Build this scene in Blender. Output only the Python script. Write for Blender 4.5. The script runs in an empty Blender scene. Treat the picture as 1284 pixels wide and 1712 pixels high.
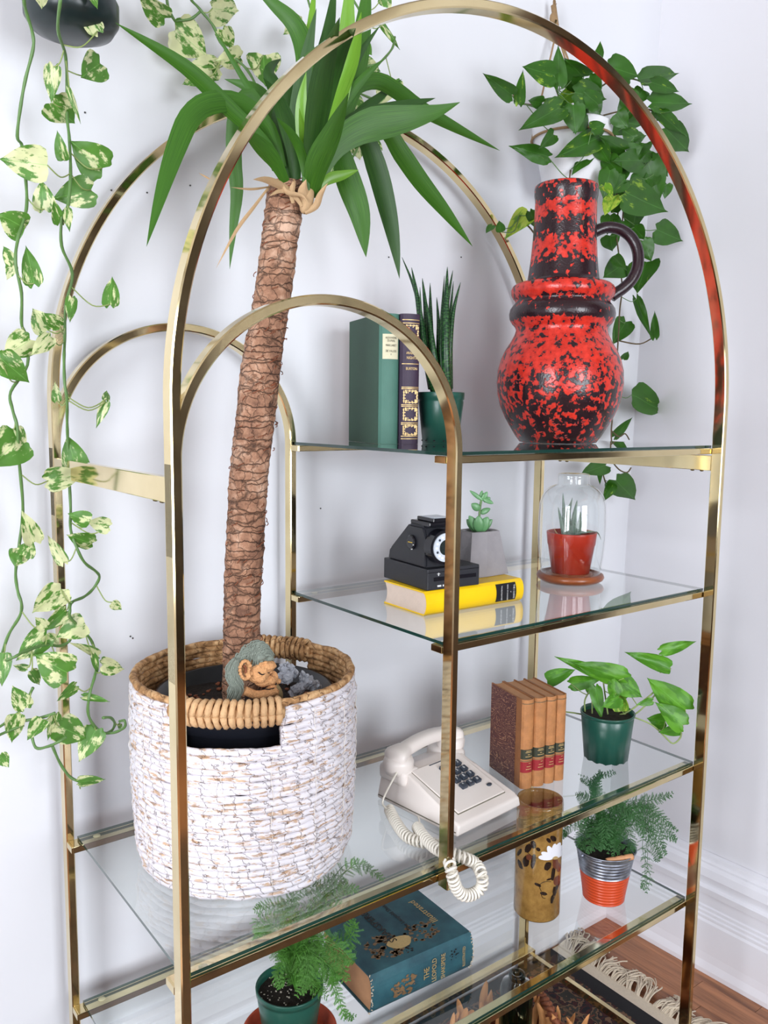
import bpy, bmesh, math, random
from mathutils import Vector, Matrix, noise as mnoise
random.seed(7)
R = math.radians
PI = math.pi
SC = bpy.context.scene
COL = SC.collection

# ------------------------------------------------------------------ camera
F = 1395.884
CX0, CY0 = 642.0, 856.0
CAM = Vector((-0.3677, -0.87051, 1.39261))
_y, _p, _r = R(37.20607), R(-6.81747), R(0.66182)
FW = Vector((math.sin(_y) * math.cos(_p), math.cos(_y) * math.cos(_p), math.sin(_p)))
_r0 = Vector((math.cos(_y), -math.sin(_y), 0)); _u0 = _r0.cross(FW)
RT = _r0 * math.cos(_r) + _u0 * math.sin(_r)
UP = -_r0 * math.sin(_r) + _u0 * math.cos(_r)
cam_d = bpy.data.cameras.new('camera'); cam = bpy.data.objects.new('camera', cam_d); COL.objects.link(cam)
M = Matrix((RT, UP, -FW)).transposed().to_4x4(); M.translation = CAM
cam.matrix_world = M
cam_d.sensor_fit = 'HORIZONTAL'; cam_d.sensor_width = 36.0; cam_d.lens = F / 1284.0 * 36.0
cam_d.clip_start = 0.02; cam_d.clip_end = 60
SC.camera = cam

# ------------------------------------------------------------------ world, exposure, daylight
SC.view_settings.view_transform = 'Standard'
SC.view_settings.look = 'None'
SC.view_settings.gamma = 1.0
SC.view_settings.use_curve_mapping = False
SC.view_settings.exposure = 0.22
try:
    SC.cycles.transparent_max_bounces = 32
    SC.cycles.sample_clamp_indirect = 4.0
    SC.cycles.caustics_reflective = False
except Exception:
    pass
wd = bpy.data.worlds.new('sky'); SC.world = wd; wd.use_nodes = True
wd.node_tree.nodes['Background'].inputs[0].default_value = (0.80, 0.88, 1.0, 1)
wd.node_tree.nodes['Background'].inputs[1].default_value = 1.2

def area(name, loc, rot, sx, sy, power, col):
    d = bpy.data.lights.new(name, 'AREA'); d.shape = 'RECTANGLE'; d.size = sx; d.size_y = sy
    d.energy = power; d.color = col
    o = bpy.data.objects.new(name, d); COL.objects.link(o); o.location = loc; o.rotation_euler = rot
    return o
# room extents
RX0, RY0, RYB, CEIL = -2.3, -3.3, 0.509, 2.85
DAY = (0.93, 0.95, 1.0)
WINS = [(-1.25, 1.05), (0.35, 1.25)]        # centre x, width of the windows in the wall behind the camera
area('window_daylight', (WINS[0][0], RY0 - 0.03, 1.55), (R(90), 0, 0), 1.0, 1.8, 22, DAY)
area('window_daylight', (WINS[1][0], RY0 - 0.03, 1.55), (R(90), 0, 0), 1.2, 1.8, 86, DAY)
area('window_daylight', (RX0 - 0.03, -1.2, 1.55), (R(90), 0, R(-90)), 1.1, 1.8, 92, DAY)

# ------------------------------------------------------------------ pixel <-> place helpers (1284 x 1712 frame)
def ray(x, y): return FW + RT * ((x - CX0) / F) - UP * ((y - CY0) / F)
def PY(x, y, Y): d = ray(x, y); return CAM + d * ((Y - CAM.y) / d.y)
def PZ(x, y, z): d = ray(x, y); return CAM + d * ((z - CAM.z) / d.z)
def PX(x, y, X): d = ray(x, y); return CAM + d * ((X - CAM.x) / d.x)
def PD(x, y, dist): return CAM + ray(x, y) * dist
def DI(P): return (Vector(P) - CAM).dot(FW)
def ZH(x, y, py):
    k = (py - CY0) / F; A = Vector((x, y, 0)) - CAM
    return -(A.dot(UP) + k * A.dot(FW)) / (UP.z + k * FW.z)

# ------------------------------------------------------------------ materials
MATS = {}
def newmat(name):
    m = bpy.data.materials.new(name); m.use_nodes = True
    MATS[name] = m
    nt = m.node_tree
    return m, nt, nt.nodes, nt.links, nt.nodes['Principled BSDF']
def rgb(c): return (c[0], c[1], c[2], 1.0)
def srgb(r, g, b):
    f = lambda v: ((v / 255 + 0.055) / 1.055) ** 2.4 if v > 10.3 else v / 255 / 12.92
    return (f(r), f(g), f(b))
def plain(name, col, rough=0.5, metal=0.0, bump=0.0, bscale=200, var=0.0, vscale=20, coat=0.0, spec=0.5):
    m, nt, N, L, b = newmat(name)
    b.inputs['Base Color'].default_value = rgb(col); b.inputs['Roughness'].default_value = rough
    b.inputs['Metallic'].default_value = metal; b.inputs['Coat Weight'].default_value = coat
    b.inputs['Specular IOR Level'].default_value = spec
    tc = N.new('ShaderNodeTexCoord')
    if var > 0:
        n = N.new('ShaderNodeTexNoise'); n.inputs['Scale'].default_value = vscale; n.inputs['Detail'].default_value = 5
        L.new(tc.outputs['Object'], n.inputs['Vector'])
        mx = N.new('ShaderNodeMix'); mx.data_type = 'RGBA'
        mx.inputs[6].default_value = rgb([max(0, c * (1 - var)) for c in col]); mx.inputs[7].default_value = rgb([min(1, c * (1 + var)) for c in col])
        L.new(n.outputs['Fac'], mx.inputs[0]); L.new(mx.outputs[2], b.inputs['Base Color'])
    if bump > 0:
        n = N.new('ShaderNodeTexNoise'); n.inputs['Scale'].default_value = bscale; n.inputs['Detail'].default_value = 4
        L.new(tc.outputs['Object'], n.inputs['Vector'])
        bp = N.new('ShaderNodeBump'); bp.inputs['Strength'].default_value = bump; bp.inputs['Distance'].default_value = 0.002
        L.new(n.outputs['Fac'], bp.inputs['Height']); L.new(bp.outputs['Normal'], b.inputs['Normal'])
    return m
def ramp(N, stops, interp='LINEAR'):
    r = N.new('ShaderNodeValToRGB'); cr = r.color_ramp; cr.interpolation = interp
    while len(cr.elements) < len(stops): cr.elements.new(0.5)
    for e, (p, c) in zip(cr.elements, stops): e.position = p; e.color = rgb(c)
    return r
def math_node(N, L, op, a, b=None, c=None, clamp=False):
    n = N.new('ShaderNodeMath'); n.operation = op; n.use_clamp = clamp
    for i, v in enumerate((a, b, c)):
        if v is None: continue
        if hasattr(v, 'is_linked') or hasattr(v, 'links'): L.new(v, n.inputs[i])
        else: n.inputs[i].default_value = v
    return n.outputs[0]

plain('wall_paint', srgb(230, 231, 236), 0.55, bump=0.12, bscale=35, var=0.012, vscale=3)
plain('wall_paint_right', srgb(233, 232, 237), 0.5, bump=0.15, bscale=30, var=0.012, vscale=3)
plain('far_wall', srgb(66, 52, 42), 0.8, var=0.1, vscale=2)
plain('ceiling_paint', srgb(178, 172, 166), 0.9)
plain('trim_paint', srgb(238, 237, 243), 0.28, bump=0.05, bscale=60)
plain('jute', srgb(160, 130, 95), 0.9, bump=0.6, bscale=900, var=0.3, vscale=300)
plain('screw', srgb(110, 95, 60), 0.3, metal=1.0)
plain('rubber', srgb(205, 195, 150), 0.3)
plain('white_ceramic', srgb(236, 236, 240), 0.35, bump=0.25, bscale=140)
plain('dark_glazed', (0.010, 0.020, 0.021), 0.30)
plain('soil', (0.016, 0.010, 0.007), 0.95, bump=1.0, bscale=260, var=0.7, vscale=180)
plain('perlite', (0.55, 0.5, 0.42), 0.9)
plain('black_plastic', (0.010, 0.011, 0.016), 0.32, bump=0.08, bscale=500)
plain('green_plastic', srgb(34, 82, 70), 0.28, bump=0.1, bscale=60, var=0.12, vscale=14)
plain('terracotta', srgb(172, 70, 44), 0.55, bump=0.1, bscale=300, var=0.1, vscale=30)
plain('red_plastic', srgb(186, 52, 34), 0.3)
plain('stem_green', srgb(92, 128, 70), 0.45, var=0.25, vscale=60)
plain('petiole', srgb(140, 158, 92), 0.45, var=0.15, vscale=60)
plain('stem_brown', srgb(96, 80, 52), 0.6, var=0.3, vscale=80)
plain('dry_leaf', srgb(182, 150, 112), 0.75, bump=0.4, bscale=300, var=0.25, vscale=50)
plain('page_cream', srgb(226, 206, 190), 0.85, bump=0.2, bscale=600, var=0.08, vscale=90)
plain('page_tan', srgb(196, 146, 106), 0.85, bump=0.2, bscale=600, var=0.15, vscale=60)
plain('cloth_green', srgb(52, 82, 66), 0.65, bump=0.25, bscale=900, var=0.12, vscale=25)
plain('cloth_green_spine', srgb(76, 122, 108), 0.55, bump=0.25, bscale=900, var=0.15, vscale=30)
plain('cloth_purple', srgb(58, 44, 66), 0.55, bump=0.2, bscale=900, var=0.15, vscale=40)
plain('gilt', srgb(206, 176, 120), 0.4, metal=0.35, var=0.2, vscale=300)
plain('gilt_dull', srgb(128, 100, 70), 0.5, metal=0.1, var=0.45, vscale=160)
plain('paper_label', srgb(222, 216, 186), 0.8, var=0.08, vscale=120)
plain('label_ink', srgb(110, 105, 90), 0.8)
plain('yellow_cover', srgb(250, 205, 18), 0.35, var=0.04, vscale=20)
plain('black_print', (0.012, 0.012, 0.016), 0.35)
plain('white_print', srgb(225, 225, 225), 0.5)
plain('camera_black', (0.013, 0.014, 0.020), 0.42, bump=0.25, bscale=1200)
plain('camera_gloss', (0.008, 0.008, 0.012), 0.12)
plain('flash_ring', srgb(205, 212, 222), 0.18, bump=0.1, bscale=300)
plain('lens', (0.01, 0.02, 0.02), 0.03, coat=1.0)
plain('led', srgb(245, 248, 255), 0.1)
plain('concrete', srgb(150, 146, 150), 0.85, bump=0.5, bscale=120, var=0.16, vscale=35)
plain('phone_cream', srgb(233, 224, 218), 0.32)
plain('phone_cord', srgb(232, 226, 214), 0.4)
plain('key_dark', srgb(52, 60, 72), 0.35)
plain('leather', srgb(150, 96, 54), 0.5, bump=0.4, bscale=400, var=0.28, vscale=60)
plain('leather_tan', srgb(186, 126, 76), 0.45, bump=0.6, bscale=700, var=0.42, vscale=70)
plain('label_green', srgb(52, 56, 42), 0.5, var=0.3, vscale=200)
plain('label_red', srgb(150, 34, 42), 0.5, var=0.3, vscale=200)
plain('cork_wood', srgb(206, 150, 108), 0.6, bump=0.2, bscale=200, var=0.15, vscale=60)
plain('orange_paint', srgb(206, 76, 40), 0.3)
plain('petal_white', srgb(238, 238, 245), 0.3)
plain('slip_dark', (0.022, 0.012, 0.009), 0.18, var=0.5, vscale=120)
plain('slip_brown', srgb(104, 58, 42), 0.2, var=0.3, vscale=150)
plain('felt_skin', srgb(214, 158, 108), 0.9, bump=1.0, bscale=500, var=0.3, vscale=220)
plain('felt_hair', srgb(124, 132, 122), 0.85, var=0.3, vscale=300)
plain('felt_beard', srgb(166, 146, 106), 0.9, var=0.3, vscale=300)
plain('felt_dark', (0.02, 0.012, 0.01), 0.9)
plain('crystal_blue', srgb(182, 186, 196), 0.25, bump=0.6, bscale=500, var=0.3, vscale=150)
plain('fern_green', srgb(50, 100, 46), 0.6, var=0.4, vscale=40)
plain('fern_green_bright', srgb(72, 126, 42), 0.6, var=0.35, vscale=40)
plain('fringe', srgb(214, 198, 176), 0.9, bump=0.5, bscale=600, var=0.12, vscale=200)
plain('rug_black', (0.012, 0.011, 0.013), 0.95, bump=0.6, bscale=800)
plain('husk', srgb(206, 146, 92), 0.7, bump=0.4, bscale=200, var=0.3, vscale=50)
plain('husk_dark', srgb(130, 72, 44), 0.7, bump=0.4, bscale=200, var=0.4, vscale=70)
plain('succulent', srgb(96, 146, 96), 0.35, var=0.2, vscale=40)
plain('stitch', srgb(226, 218, 208), 0.8)
plain('nail', (0.05, 0.05, 0.05), 0.6)

def mk_brass():
    m, nt, N, L, b = newmat('brass')
    b.inputs['Metallic'].default_value = 1.0
    tc = N.new('ShaderNodeTexCoord')
    n = N.new('ShaderNodeTexNoise'); n.inputs['Scale'].default_value = 14; n.inputs['Detail'].default_value = 6
    L.new(tc.outputs['Object'], n.inputs['Vector'])
    c = ramp(N, [(0.3, (0.70, 0.57, 0.31)), (0.7, (0.82, 0.69, 0.41))])
    L.new(n.outputs['Fac'], c.inputs[0]); L.new(c.outputs[0], b.inputs['Base Color'])
    rr = N.new('ShaderNodeMapRange'); rr.inputs[3].default_value = 0.05; rr.inputs[4].default_value = 0.13
    L.new(n.outputs['Fac'], rr.inputs[0]); L.new(rr.outputs[0], b.inputs['Roughness'])
    n2 = N.new('ShaderNodeTexNoise'); n2.inputs['Scale'].default_value = 22; n2.inputs['Detail'].default_value = 1
    L.new(tc.outputs['Object'], n2.inputs['Vector'])
    bp = N.new('ShaderNodeBump'); bp.inputs['Strength'].default_value = 0.03; bp.inputs['Distance'].default_value = 0.004
    L.new(n2.outputs['Fac'], bp.inputs['Height']); L.new(bp.outputs['Normal'], b.inputs['Normal'])
mk_brass()

def mk_clear(name, tint, gain=1.0, ior=1.5, rough=0.0):
    m, nt, N, L, b = newmat(name); N.remove(b)
    out = N['Material Output']
    tr = N.new('ShaderNodeBsdfTransparent'); tr.inputs[0].default_value = rgb(tint)
    gl = N.new('ShaderNodeBsdfGlossy'); gl.inputs['Roughness'].default_value = rough
    gl.inputs[0].default_value = (1, 1, 1, 1)
    fr = N.new('ShaderNodeFresnel'); fr.inputs[0].default_value = ior
    ge = N.new('ShaderNodeNewGeometry')
    inv = math_node(N, L, 'SUBTRACT', 1.0, ge.outputs['Backfacing'])
    f1 = math_node(N, L, 'MULTIPLY', fr.outputs[0], inv)
    f2 = math_node(N, L, 'MULTIPLY', f1, gain, clamp=True)
    mx = N.new('ShaderNodeMixShader'); L.new(f2, mx.inputs[0]); L.new(tr.outputs[0], mx.inputs[1]); L.new(gl.outputs[0], mx.inputs[2])
    L.new(mx.outputs[0], out.inputs[0])
mk_clear('shelf_glass', (0.965, 0.985, 0.975), 1.9)
mk_clear('cloche_glass', (0.975, 0.985, 0.985), 1.6)
mk_clear('pane_glass', (0.97, 0.98, 0.98), 1.0)
mk_clear('bottle_glass', (0.12, 0.36, 0.32), 0.8)
plain('glass_edge', (0.010, 0.045, 0.036), 0.08, coat=0.5)

def mk_leaf(name, green, light, amount, scale=60, rough=0.42):
    m, nt, N, L, b = newmat(name)
    tc = N.new('ShaderNodeTexCoord'); oi = N.new('ShaderNodeObjectInfo')
    add = N.new('ShaderNodeVectorMath'); add.operation = 'ADD'
    sc = N.new('ShaderNodeVectorMath'); sc.operation = 'SCALE'
    cmb = N.new('ShaderNodeCombineXYZ')
    for i in range(3): L.new(oi.outputs['Random'], cmb.inputs[i])
    L.new(cmb.outputs[0], sc.inputs[0]); sc.inputs['Scale'].default_value = 37.0
    L.new(tc.outputs['Object'], add.inputs[0]); L.new(sc.outputs[0], add.inputs[1])
    mp = N.new('ShaderNodeMapping'); mp.inputs['Scale'].default_value = (1.6, 0.8, 1.0)
    L.new(add.outputs[0], mp.inputs[0])
    n = N.new('ShaderNodeTexNoise'); n.inputs['Scale'].default_value = scale; n.inputs['Detail'].default_value = 6; n.inputs['Roughness'].default_value = 0.62
    L.new(mp.outputs[0], n.inputs['Vector'])
    # random amount per leaf
    off = math_node(N, L, 'MULTIPLY_ADD', oi.outputs['Random'], 0.16, -0.08)
    v = math_node(N, L, 'ADD', n.outputs['Fac'], off)
    g2 = [c * 1.5 for c in green]
    c = ramp(N, [(0.0, green), (max(0.02, 1 - amount - 0.04), green), (min(0.97, 1 - amount - 0.01), [a * .55 + b_ * .45 for a, b_ in zip(green, light)]), (min(0.98, 1 - amount + 0.02), light), (1.0, light)])
    L.new(v, c.inputs[0])
    # midrib and veins
    sx = N.new('ShaderNodeSeparateXYZ'); L.new(tc.outputs['Object'], sx.inputs[0])
    ax = math_node(N, L, 'ABSOLUTE', sx.outputs[0])
    rib = math_node(N, L, 'LESS_THAN', ax, 0.012)
    ribf = math_node(N, L, 'MULTIPLY', rib, 0.35)
    big = N.new('ShaderNodeTexNoise'); big.inputs['Scale'].default_value = 2.0
    L.new(add.outputs[0], big.inputs['Vector'])
    hs = N.new('ShaderNodeHueSaturation')
    vv = math_node(N, L, 'MULTIPLY_ADD', big.outputs['Fac'], 0.8, 0.6)
    L.new(vv, hs.inputs['Value']); L.new(c.outputs[0], hs.inputs['Color'])
    mx = N.new('ShaderNodeMix'); mx.data_type = 'RGBA'
    L.new(ribf, mx.inputs[0]); L.new(hs.outputs[0], mx.inputs[6]); mx.inputs[7].default_value = rgb([min(1, x * 2.2 + 0.05) for x in green])
    L.new(mx.outputs[2], b.inputs['Base Color'])
    b.inputs['Roughness'].default_value = rough
    tl = N.new('ShaderNodeBsdfTranslucent'); L.new(mx.outputs[2], tl.inputs[0])
    ms = N.new('ShaderNodeMixShader'); ms.inputs[0].default_value = 0.25
    L.new(b.outputs[0], ms.inputs[1]); L.new(tl.outputs[0], ms.inputs[2])
    L.new(ms.outputs[0], N['Material Output'].inputs[0])
mk_leaf('leaf_variegated', srgb(84, 134, 50), srgb(216, 220, 168), 0.475, 2.4)
mk_leaf('leaf_green', srgb(50, 100, 20), srgb(140, 176, 50), 0.30, 2.2)
mk_leaf('leaf_plain', srgb(72, 132, 28), srgb(96, 158, 42), 0.45, 2.0)
mk_leaf('leaf_lime', srgb(120, 176, 52), srgb(190, 214, 80), 0.5, 3.0)

def mk_blade(name, base, edge, rough=0.33, stripes=False):
    m, nt, N, L, b = newmat(name)
    uv = N.new('ShaderNodeUVMap'); sp = N.new('ShaderNodeSeparateXYZ'); L.new(uv.outputs[0], sp.inputs[0])
    n = N.new('ShaderNodeTexNoise'); n.inputs['Scale'].default_value = 5; n.inputs['Detail'].default_value = 4
    mp = N.new('ShaderNodeMapping'); mp.inputs['Scale'].default_value = (14, 0.8, 1) if not stripes else (1.2, 16, 1)
    L.new(uv.outputs[0], mp.inputs[0]); L.new(mp.outputs[0], n.inputs['Vector'])
    c = ramp(N, [(0.35, base), (0.65, edge)] if not stripes else [(0.50, base), (0.56, edge)])
    L.new(n.outputs['Fac'], c.inputs[0])
    L.new(c.outputs[0], b.inputs['Base Color'])
    b.inputs['Roughness'].default_value = rough
    tl = N.new('ShaderNodeBsdfTranslucent'); L.new(c.outputs[0], tl.inputs[0])
    ms = N.new('ShaderNodeMixShader'); ms.inputs[0].default_value = 0.2
    L.new(b.outputs[0], ms.inputs[1]); L.new(tl.outputs[0], ms.inputs[2])
    L.new(ms.outputs[0], N['Material Output'].inputs[0])
mk_blade('blade_green', srgb(44, 90, 20), srgb(70, 122, 30), 0.5)
mk_blade('blade_dark', srgb(34, 70, 26), srgb(54, 98, 32), 0.5)
mk_blade('blade_light', srgb(98, 152, 42), srgb(126, 174, 58))
mk_blade('blade_snake', srgb(22, 58, 36), srgb(64, 112, 58), stripes=True)
mk_blade('blade_zebra', srgb(40, 84, 58), srgb(205, 215, 205), stripes=True)

def mk_bark():
    m, nt, N, L, b = newmat('bark')
    tc = N.new('ShaderNodeTexCoord')
    def noise(scale, det, vec=None, rough=0.6):
        n = N.new('ShaderNodeTexNoise'); n.inputs['Scale'].default_value = scale; n.inputs['Detail'].default_value = det; n.inputs['Roughness'].default_value = rough
        L.new(vec or tc.outputs['Object'], n.inputs['Vector']); return n
    n = noise(60, 8, None, 0.72); n2 = noise(11, 3)
    nd = N.new('ShaderNodeVectorMath'); nd.operation = 'MULTIPLY_ADD'
    L.new(noise(24, 4).outputs['Color'], nd.inputs[0]); nd.inputs[1].default_value = (0.05, 0.05, 0.026); L.new(tc.outputs['Object'], nd.inputs[2])
    def cracks(sx, sz, scale, w):
        mp = N.new('ShaderNodeMapping'); mp.inputs['Scale'].default_value = (sx, sx, sz); L.new(nd.outputs[0], mp.inputs[0])
        v = N.new('ShaderNodeTexVoronoi'); v.feature = 'DISTANCE_TO_EDGE'; v.inputs['Scale'].default_value = scale; v.inputs['Randomness'].default_value = 1.0; L.new(mp.outputs[0], v.inputs['Vector'])
        r_ = ramp(N, [(0.0, (0, 0, 0)), (w, (1, 1, 1))]); L.new(v.outputs['Distance'], r_.inputs[0]); return r_, v
    r1, v1 = cracks(0.55, 2.6, 26, 0.07); r2, v2 = cracks(1.5, 1.0, 30, 0.035)
    c = ramp(N, [(0.36, srgb(112, 76, 58)), (0.5, srgb(174, 128, 100)), (0.64, srgb(222, 184, 158))])
    L.new(math_node(N, L, 'MULTIPLY_ADD', n.outputs['Fac'], 0.6, math_node(N, L, 'MULTIPLY', n2.outputs['Fac'], 0.4)), c.inputs[0])
    k1 = math_node(N, L, 'MULTIPLY_ADD', r1.outputs[0], 0.62, 0.38); k2 = math_node(N, L, 'MULTIPLY_ADD', r2.outputs[0], 0.35, 0.65)
    kk = math_node(N, L, 'MULTIPLY', k1, k2)
    mx = N.new('ShaderNodeMix'); mx.data_type = 'RGBA'; mx.blend_type = 'MULTIPLY'; mx.inputs[0].default_value = 1.0
    L.new(c.outputs[0], mx.inputs[6]); L.new(kk, mx.inputs[7]); L.new(mx.outputs[2], b.inputs['Base Color'])
    b.inputs['Roughness'].default_value = 0.7
    bp = N.new('ShaderNodeBump'); bp.inputs['Strength'].default_value = 1.0; bp.inputs['Distance'].default_value = 0.005
    L.new(math_node(N, L, 'MULTIPLY_ADD', kk, 0.9, n.outputs['Fac']), bp.inputs['Height']); L.new(bp.outputs['Normal'], b.inputs['Normal'])
mk_bark()

def mk_rope():
    # UV: u = metres along the coil, v = angle round it (0.5 = outward)
    for name, outside in (('rope_white', True), ('rope_natural', False)):
        m, nt, N, L, b = newmat(name)
        uv = N.new('ShaderNodeUVMap'); sp = N.new('ShaderNodeSeparateXYZ'); L.new(uv.outputs[0], sp.inputs[0])
        tc = N.new('ShaderNodeTexCoord')
        # diagonal strand lines
        a = math_node(N, L, 'MULTIPLY_ADD', sp.outputs[1], -1.0, math_node(N, L, 'MULTIPLY', sp.outputs[0], 46.0))
        nz = N.new('ShaderNodeTexNoise'); nz.inputs['Scale'].default_value = 90; L.new(tc.outputs['Object'], nz.inputs['Vector'])
        a = math_node(N, L, 'MULTIPLY_ADD', nz.outputs['Fac'], 1.6, a)
        fr = math_node(N, L, 'FRACT', a)
        tri = math_node(N, L, 'ABSOLUTE', math_node(N, L, 'SUBTRACT', fr, 0.5))
        line = ramp(N, [(0.0, (0.0, 0.0, 0.0)), (0.05, (1, 1, 1))]); L.new(tri, line.inputs[0])
        n = N.new('ShaderNodeTexNoise'); n.inputs['Scale'].default_value = 26; n.inputs['Detail'].default_value = 6; n.inputs['Roughness'].default_value = 0.7
        mp = N.new('ShaderNodeMapping'); mp.inputs['Scale'].default_value = (1, 1, 5.0)
        L.new(tc.outputs['Object'], mp.inputs[0]); L.new(mp.outputs[0], n.inputs['Vector'])
        nat = ramp(N, [(0.3, srgb(128, 92, 56)), (0.5, srgb(178, 134, 88)), (0.7, srgb(214, 176, 130))]); L.new(nz.outputs['Fac'], nat.inputs[0])
        if outside:
            pm = ramp(N, [(0.38, (0.9, 0.9, 0.9)), (0.44, (0.0, 0.0, 0.0)), (0.565, (0.0, 0.0, 0.0)), (0.61, (0.8, 0.8, 0.8))]); L.new(n.outputs['Fac'], pm.inputs[0])
            mx = N.new('ShaderNodeMix'); mx.data_type = 'RGBA'
            L.new(pm.outputs[0], mx.inputs[0]); mx.inputs[6].default_value = rgb(srgb(224, 220, 226)); 
            lt = N.new('ShaderNodeMix'); lt.data_type = 'RGBA'; lt.inputs[0].default_value = 0.12
            L.new(nat.outputs[0], lt.inputs[6]); lt.inputs[7].default_value = rgb(srgb(240, 225, 210)); L.new(lt.outputs[2], mx.inputs[7])
            # bare inside: v near 0 / 1
            vin = math_node(N, L, 'ABSOLUTE', math_node(N, L, 'SUBTRACT', sp.outputs[1], 0.5))
            isin = math_node(N, L, 'GREATER_THAN', vin, 0.27)
            mi = N.new('ShaderNodeMix'); mi.data_type = 'RGBA'; L.new(isin, mi.inputs[0]); L.new(mx.outputs[2], mi.inputs[6]); L.new(nat.outputs[0], mi.inputs[7])
            colout = mi.outputs[2]
        else:
            colout = nat.outputs[0]
        ml = N.new('ShaderNodeMix'); ml.data_type = 'RGBA'; ml.blend_type = 'MULTIPLY'; ml.inputs[0].default_value = 0.62 if outside else 0.85
        tint = N.new('ShaderNodeMix'); tint.data_type = 'RGBA'; L.new(line.outputs[0], tint.inputs[0])
        tint.inputs[6].default_value = rgb(srgb(120, 92, 74)); tint.inputs[7].default_value = (1, 1, 1, 1)
        L.new(colout, ml.inputs[6]); L.new(tint.outputs[2], ml.inputs[7]); L.new(ml.outputs[2], b.inputs['Base Color'])
        b.inputs['Roughness'].default_value = 0.75
        bp = N.new('ShaderNodeBump'); bp.inputs['Strength'].default_value = 0.7; bp.inputs['Distance'].default_value = 0.003
        L.new(math_node(N, L, 'MULTIPLY_ADD', nz.outputs['Fac'], 0.6, line.outputs[0]), bp.inputs['Height']); L.new(bp.outputs['Normal'], b.inputs['Normal'])
mk_rope()
plain('wrap_tan', srgb(206, 166, 122), 0.75, bump=0.8, bscale=260, var=0.28, vscale=110)

def mk_lava(z0):
    m, nt, N, L, b = newmat('lava_glaze')
    tc = N.new('ShaderNodeTexCoord'); sp = N.new('ShaderNodeSeparateXYZ'); L.new(tc.outputs['Object'], sp.inputs[0])
    # bias: bands of dark glaze at set heights (object z, metres above foot)
    mr = N.new('ShaderNodeMapRange'); mr.inputs[1].default_value = 0.0; mr.inputs[2].default_value = 0.503
    L.new(sp.outputs[2], mr.inputs[0])
    g = lambda v: (v, v, v)
    bands = ramp(N, [(0.0, g(0.36)), (0.12, g(0.42)), (0.22, g(0.47)), (0.30, g(0.57)), (0.42, g(0.60)), (0.462, g(0.56)), (0.475, g(0.22)), (0.525, g(0.24)), (0.54, g(0.50)), (0.56, g(0.66)), (0.595, g(0.60)), (0.615, g(0.26)), (0.665, g(0.26)), (0.70, g(0.58)), (0.745, g(0.66)), (0.78, g(0.32)), (0.815, g(0.33)), (0.845, g(0.62)), (0.88, g(0.64)), (0.91, g(0.33)), (0.94, g(0.34)), (0.965, g(0.56)), (1.0, g(0.54))])
    L.new(mr.outputs[0], bands.inputs[0])
    v = N.new('ShaderNodeTexNoise'); v.inputs['Scale'].default_value = 78; v.inputs['Detail'].default_value = 4; v.inputs['Roughness'].default_value = 0.62
    L.new(tc.outputs['Object'], v.inputs['Vector'])
    v2 = N.new('ShaderNodeTexVoronoi'); v2.inputs['Scale'].default_value = 95; L.new(tc.outputs['Object'], v2.inputs['Vector'])
    d = math_node(N, L, 'MULTIPLY_ADD', v2.outputs['Distance'], -0.32, math_node(N, L, 'MULTIPLY_ADD', v.outputs['Fac'], 1.45, -0.095))
    s = math_node(N, L, 'ADD', d, bands.outputs[0])
    mask = ramp(N, [(0.0, g(0)), (0.92, g(0)), (0.96, g(1)), (1.0, g(1))])
    s2 = math_node(N, L, 'MULTIPLY', s, 1.0)
    mr2 = N.new('ShaderNodeMapRange'); mr2.inputs[1].default_value = 0.0; mr2.inputs[2].default_value = 1.0; L.new(s2, mr2.inputs[0])
    L.new(mr2.outputs[0], mask.inputs[0])
    red = ramp(N, [(0.35, srgb(172, 32, 24)), (0.65, srgb(216, 56, 42))]); L.new(v.outputs['Fac'], red.inputs[0])
    mx = N.new('ShaderNodeMix'); mx.data_type = 'RGBA'; L.new(mask.outputs[0], mx.inputs[0])
    mx.inputs[6].default_value = rgb(srgb(40, 22, 28)); L.new(red.outputs[0], mx.inputs[7]); L.new(mx.outputs[2], b.inputs['Base Color'])
    b.inputs['Roughness'].default_value = 0.22
    fine = N.new('ShaderNodeTexNoise'); fine.inputs['Scale'].default_value = 300; L.new(tc.outputs['Object'], fine.inputs['Vector'])
    bp = N.new('ShaderNodeBump'); bp.inputs['Strength'].default_value = 0.5; bp.inputs['Distance'].default_value = 0.0025
    L.new(math_node(N, L, 'MULTIPLY_ADD', fine.outputs['Fac'], 0.35, mask.outputs[0]), bp.inputs['Height']); L.new(bp.outputs['Normal'], b.inputs['Normal'])
mk_lava(0)

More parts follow.
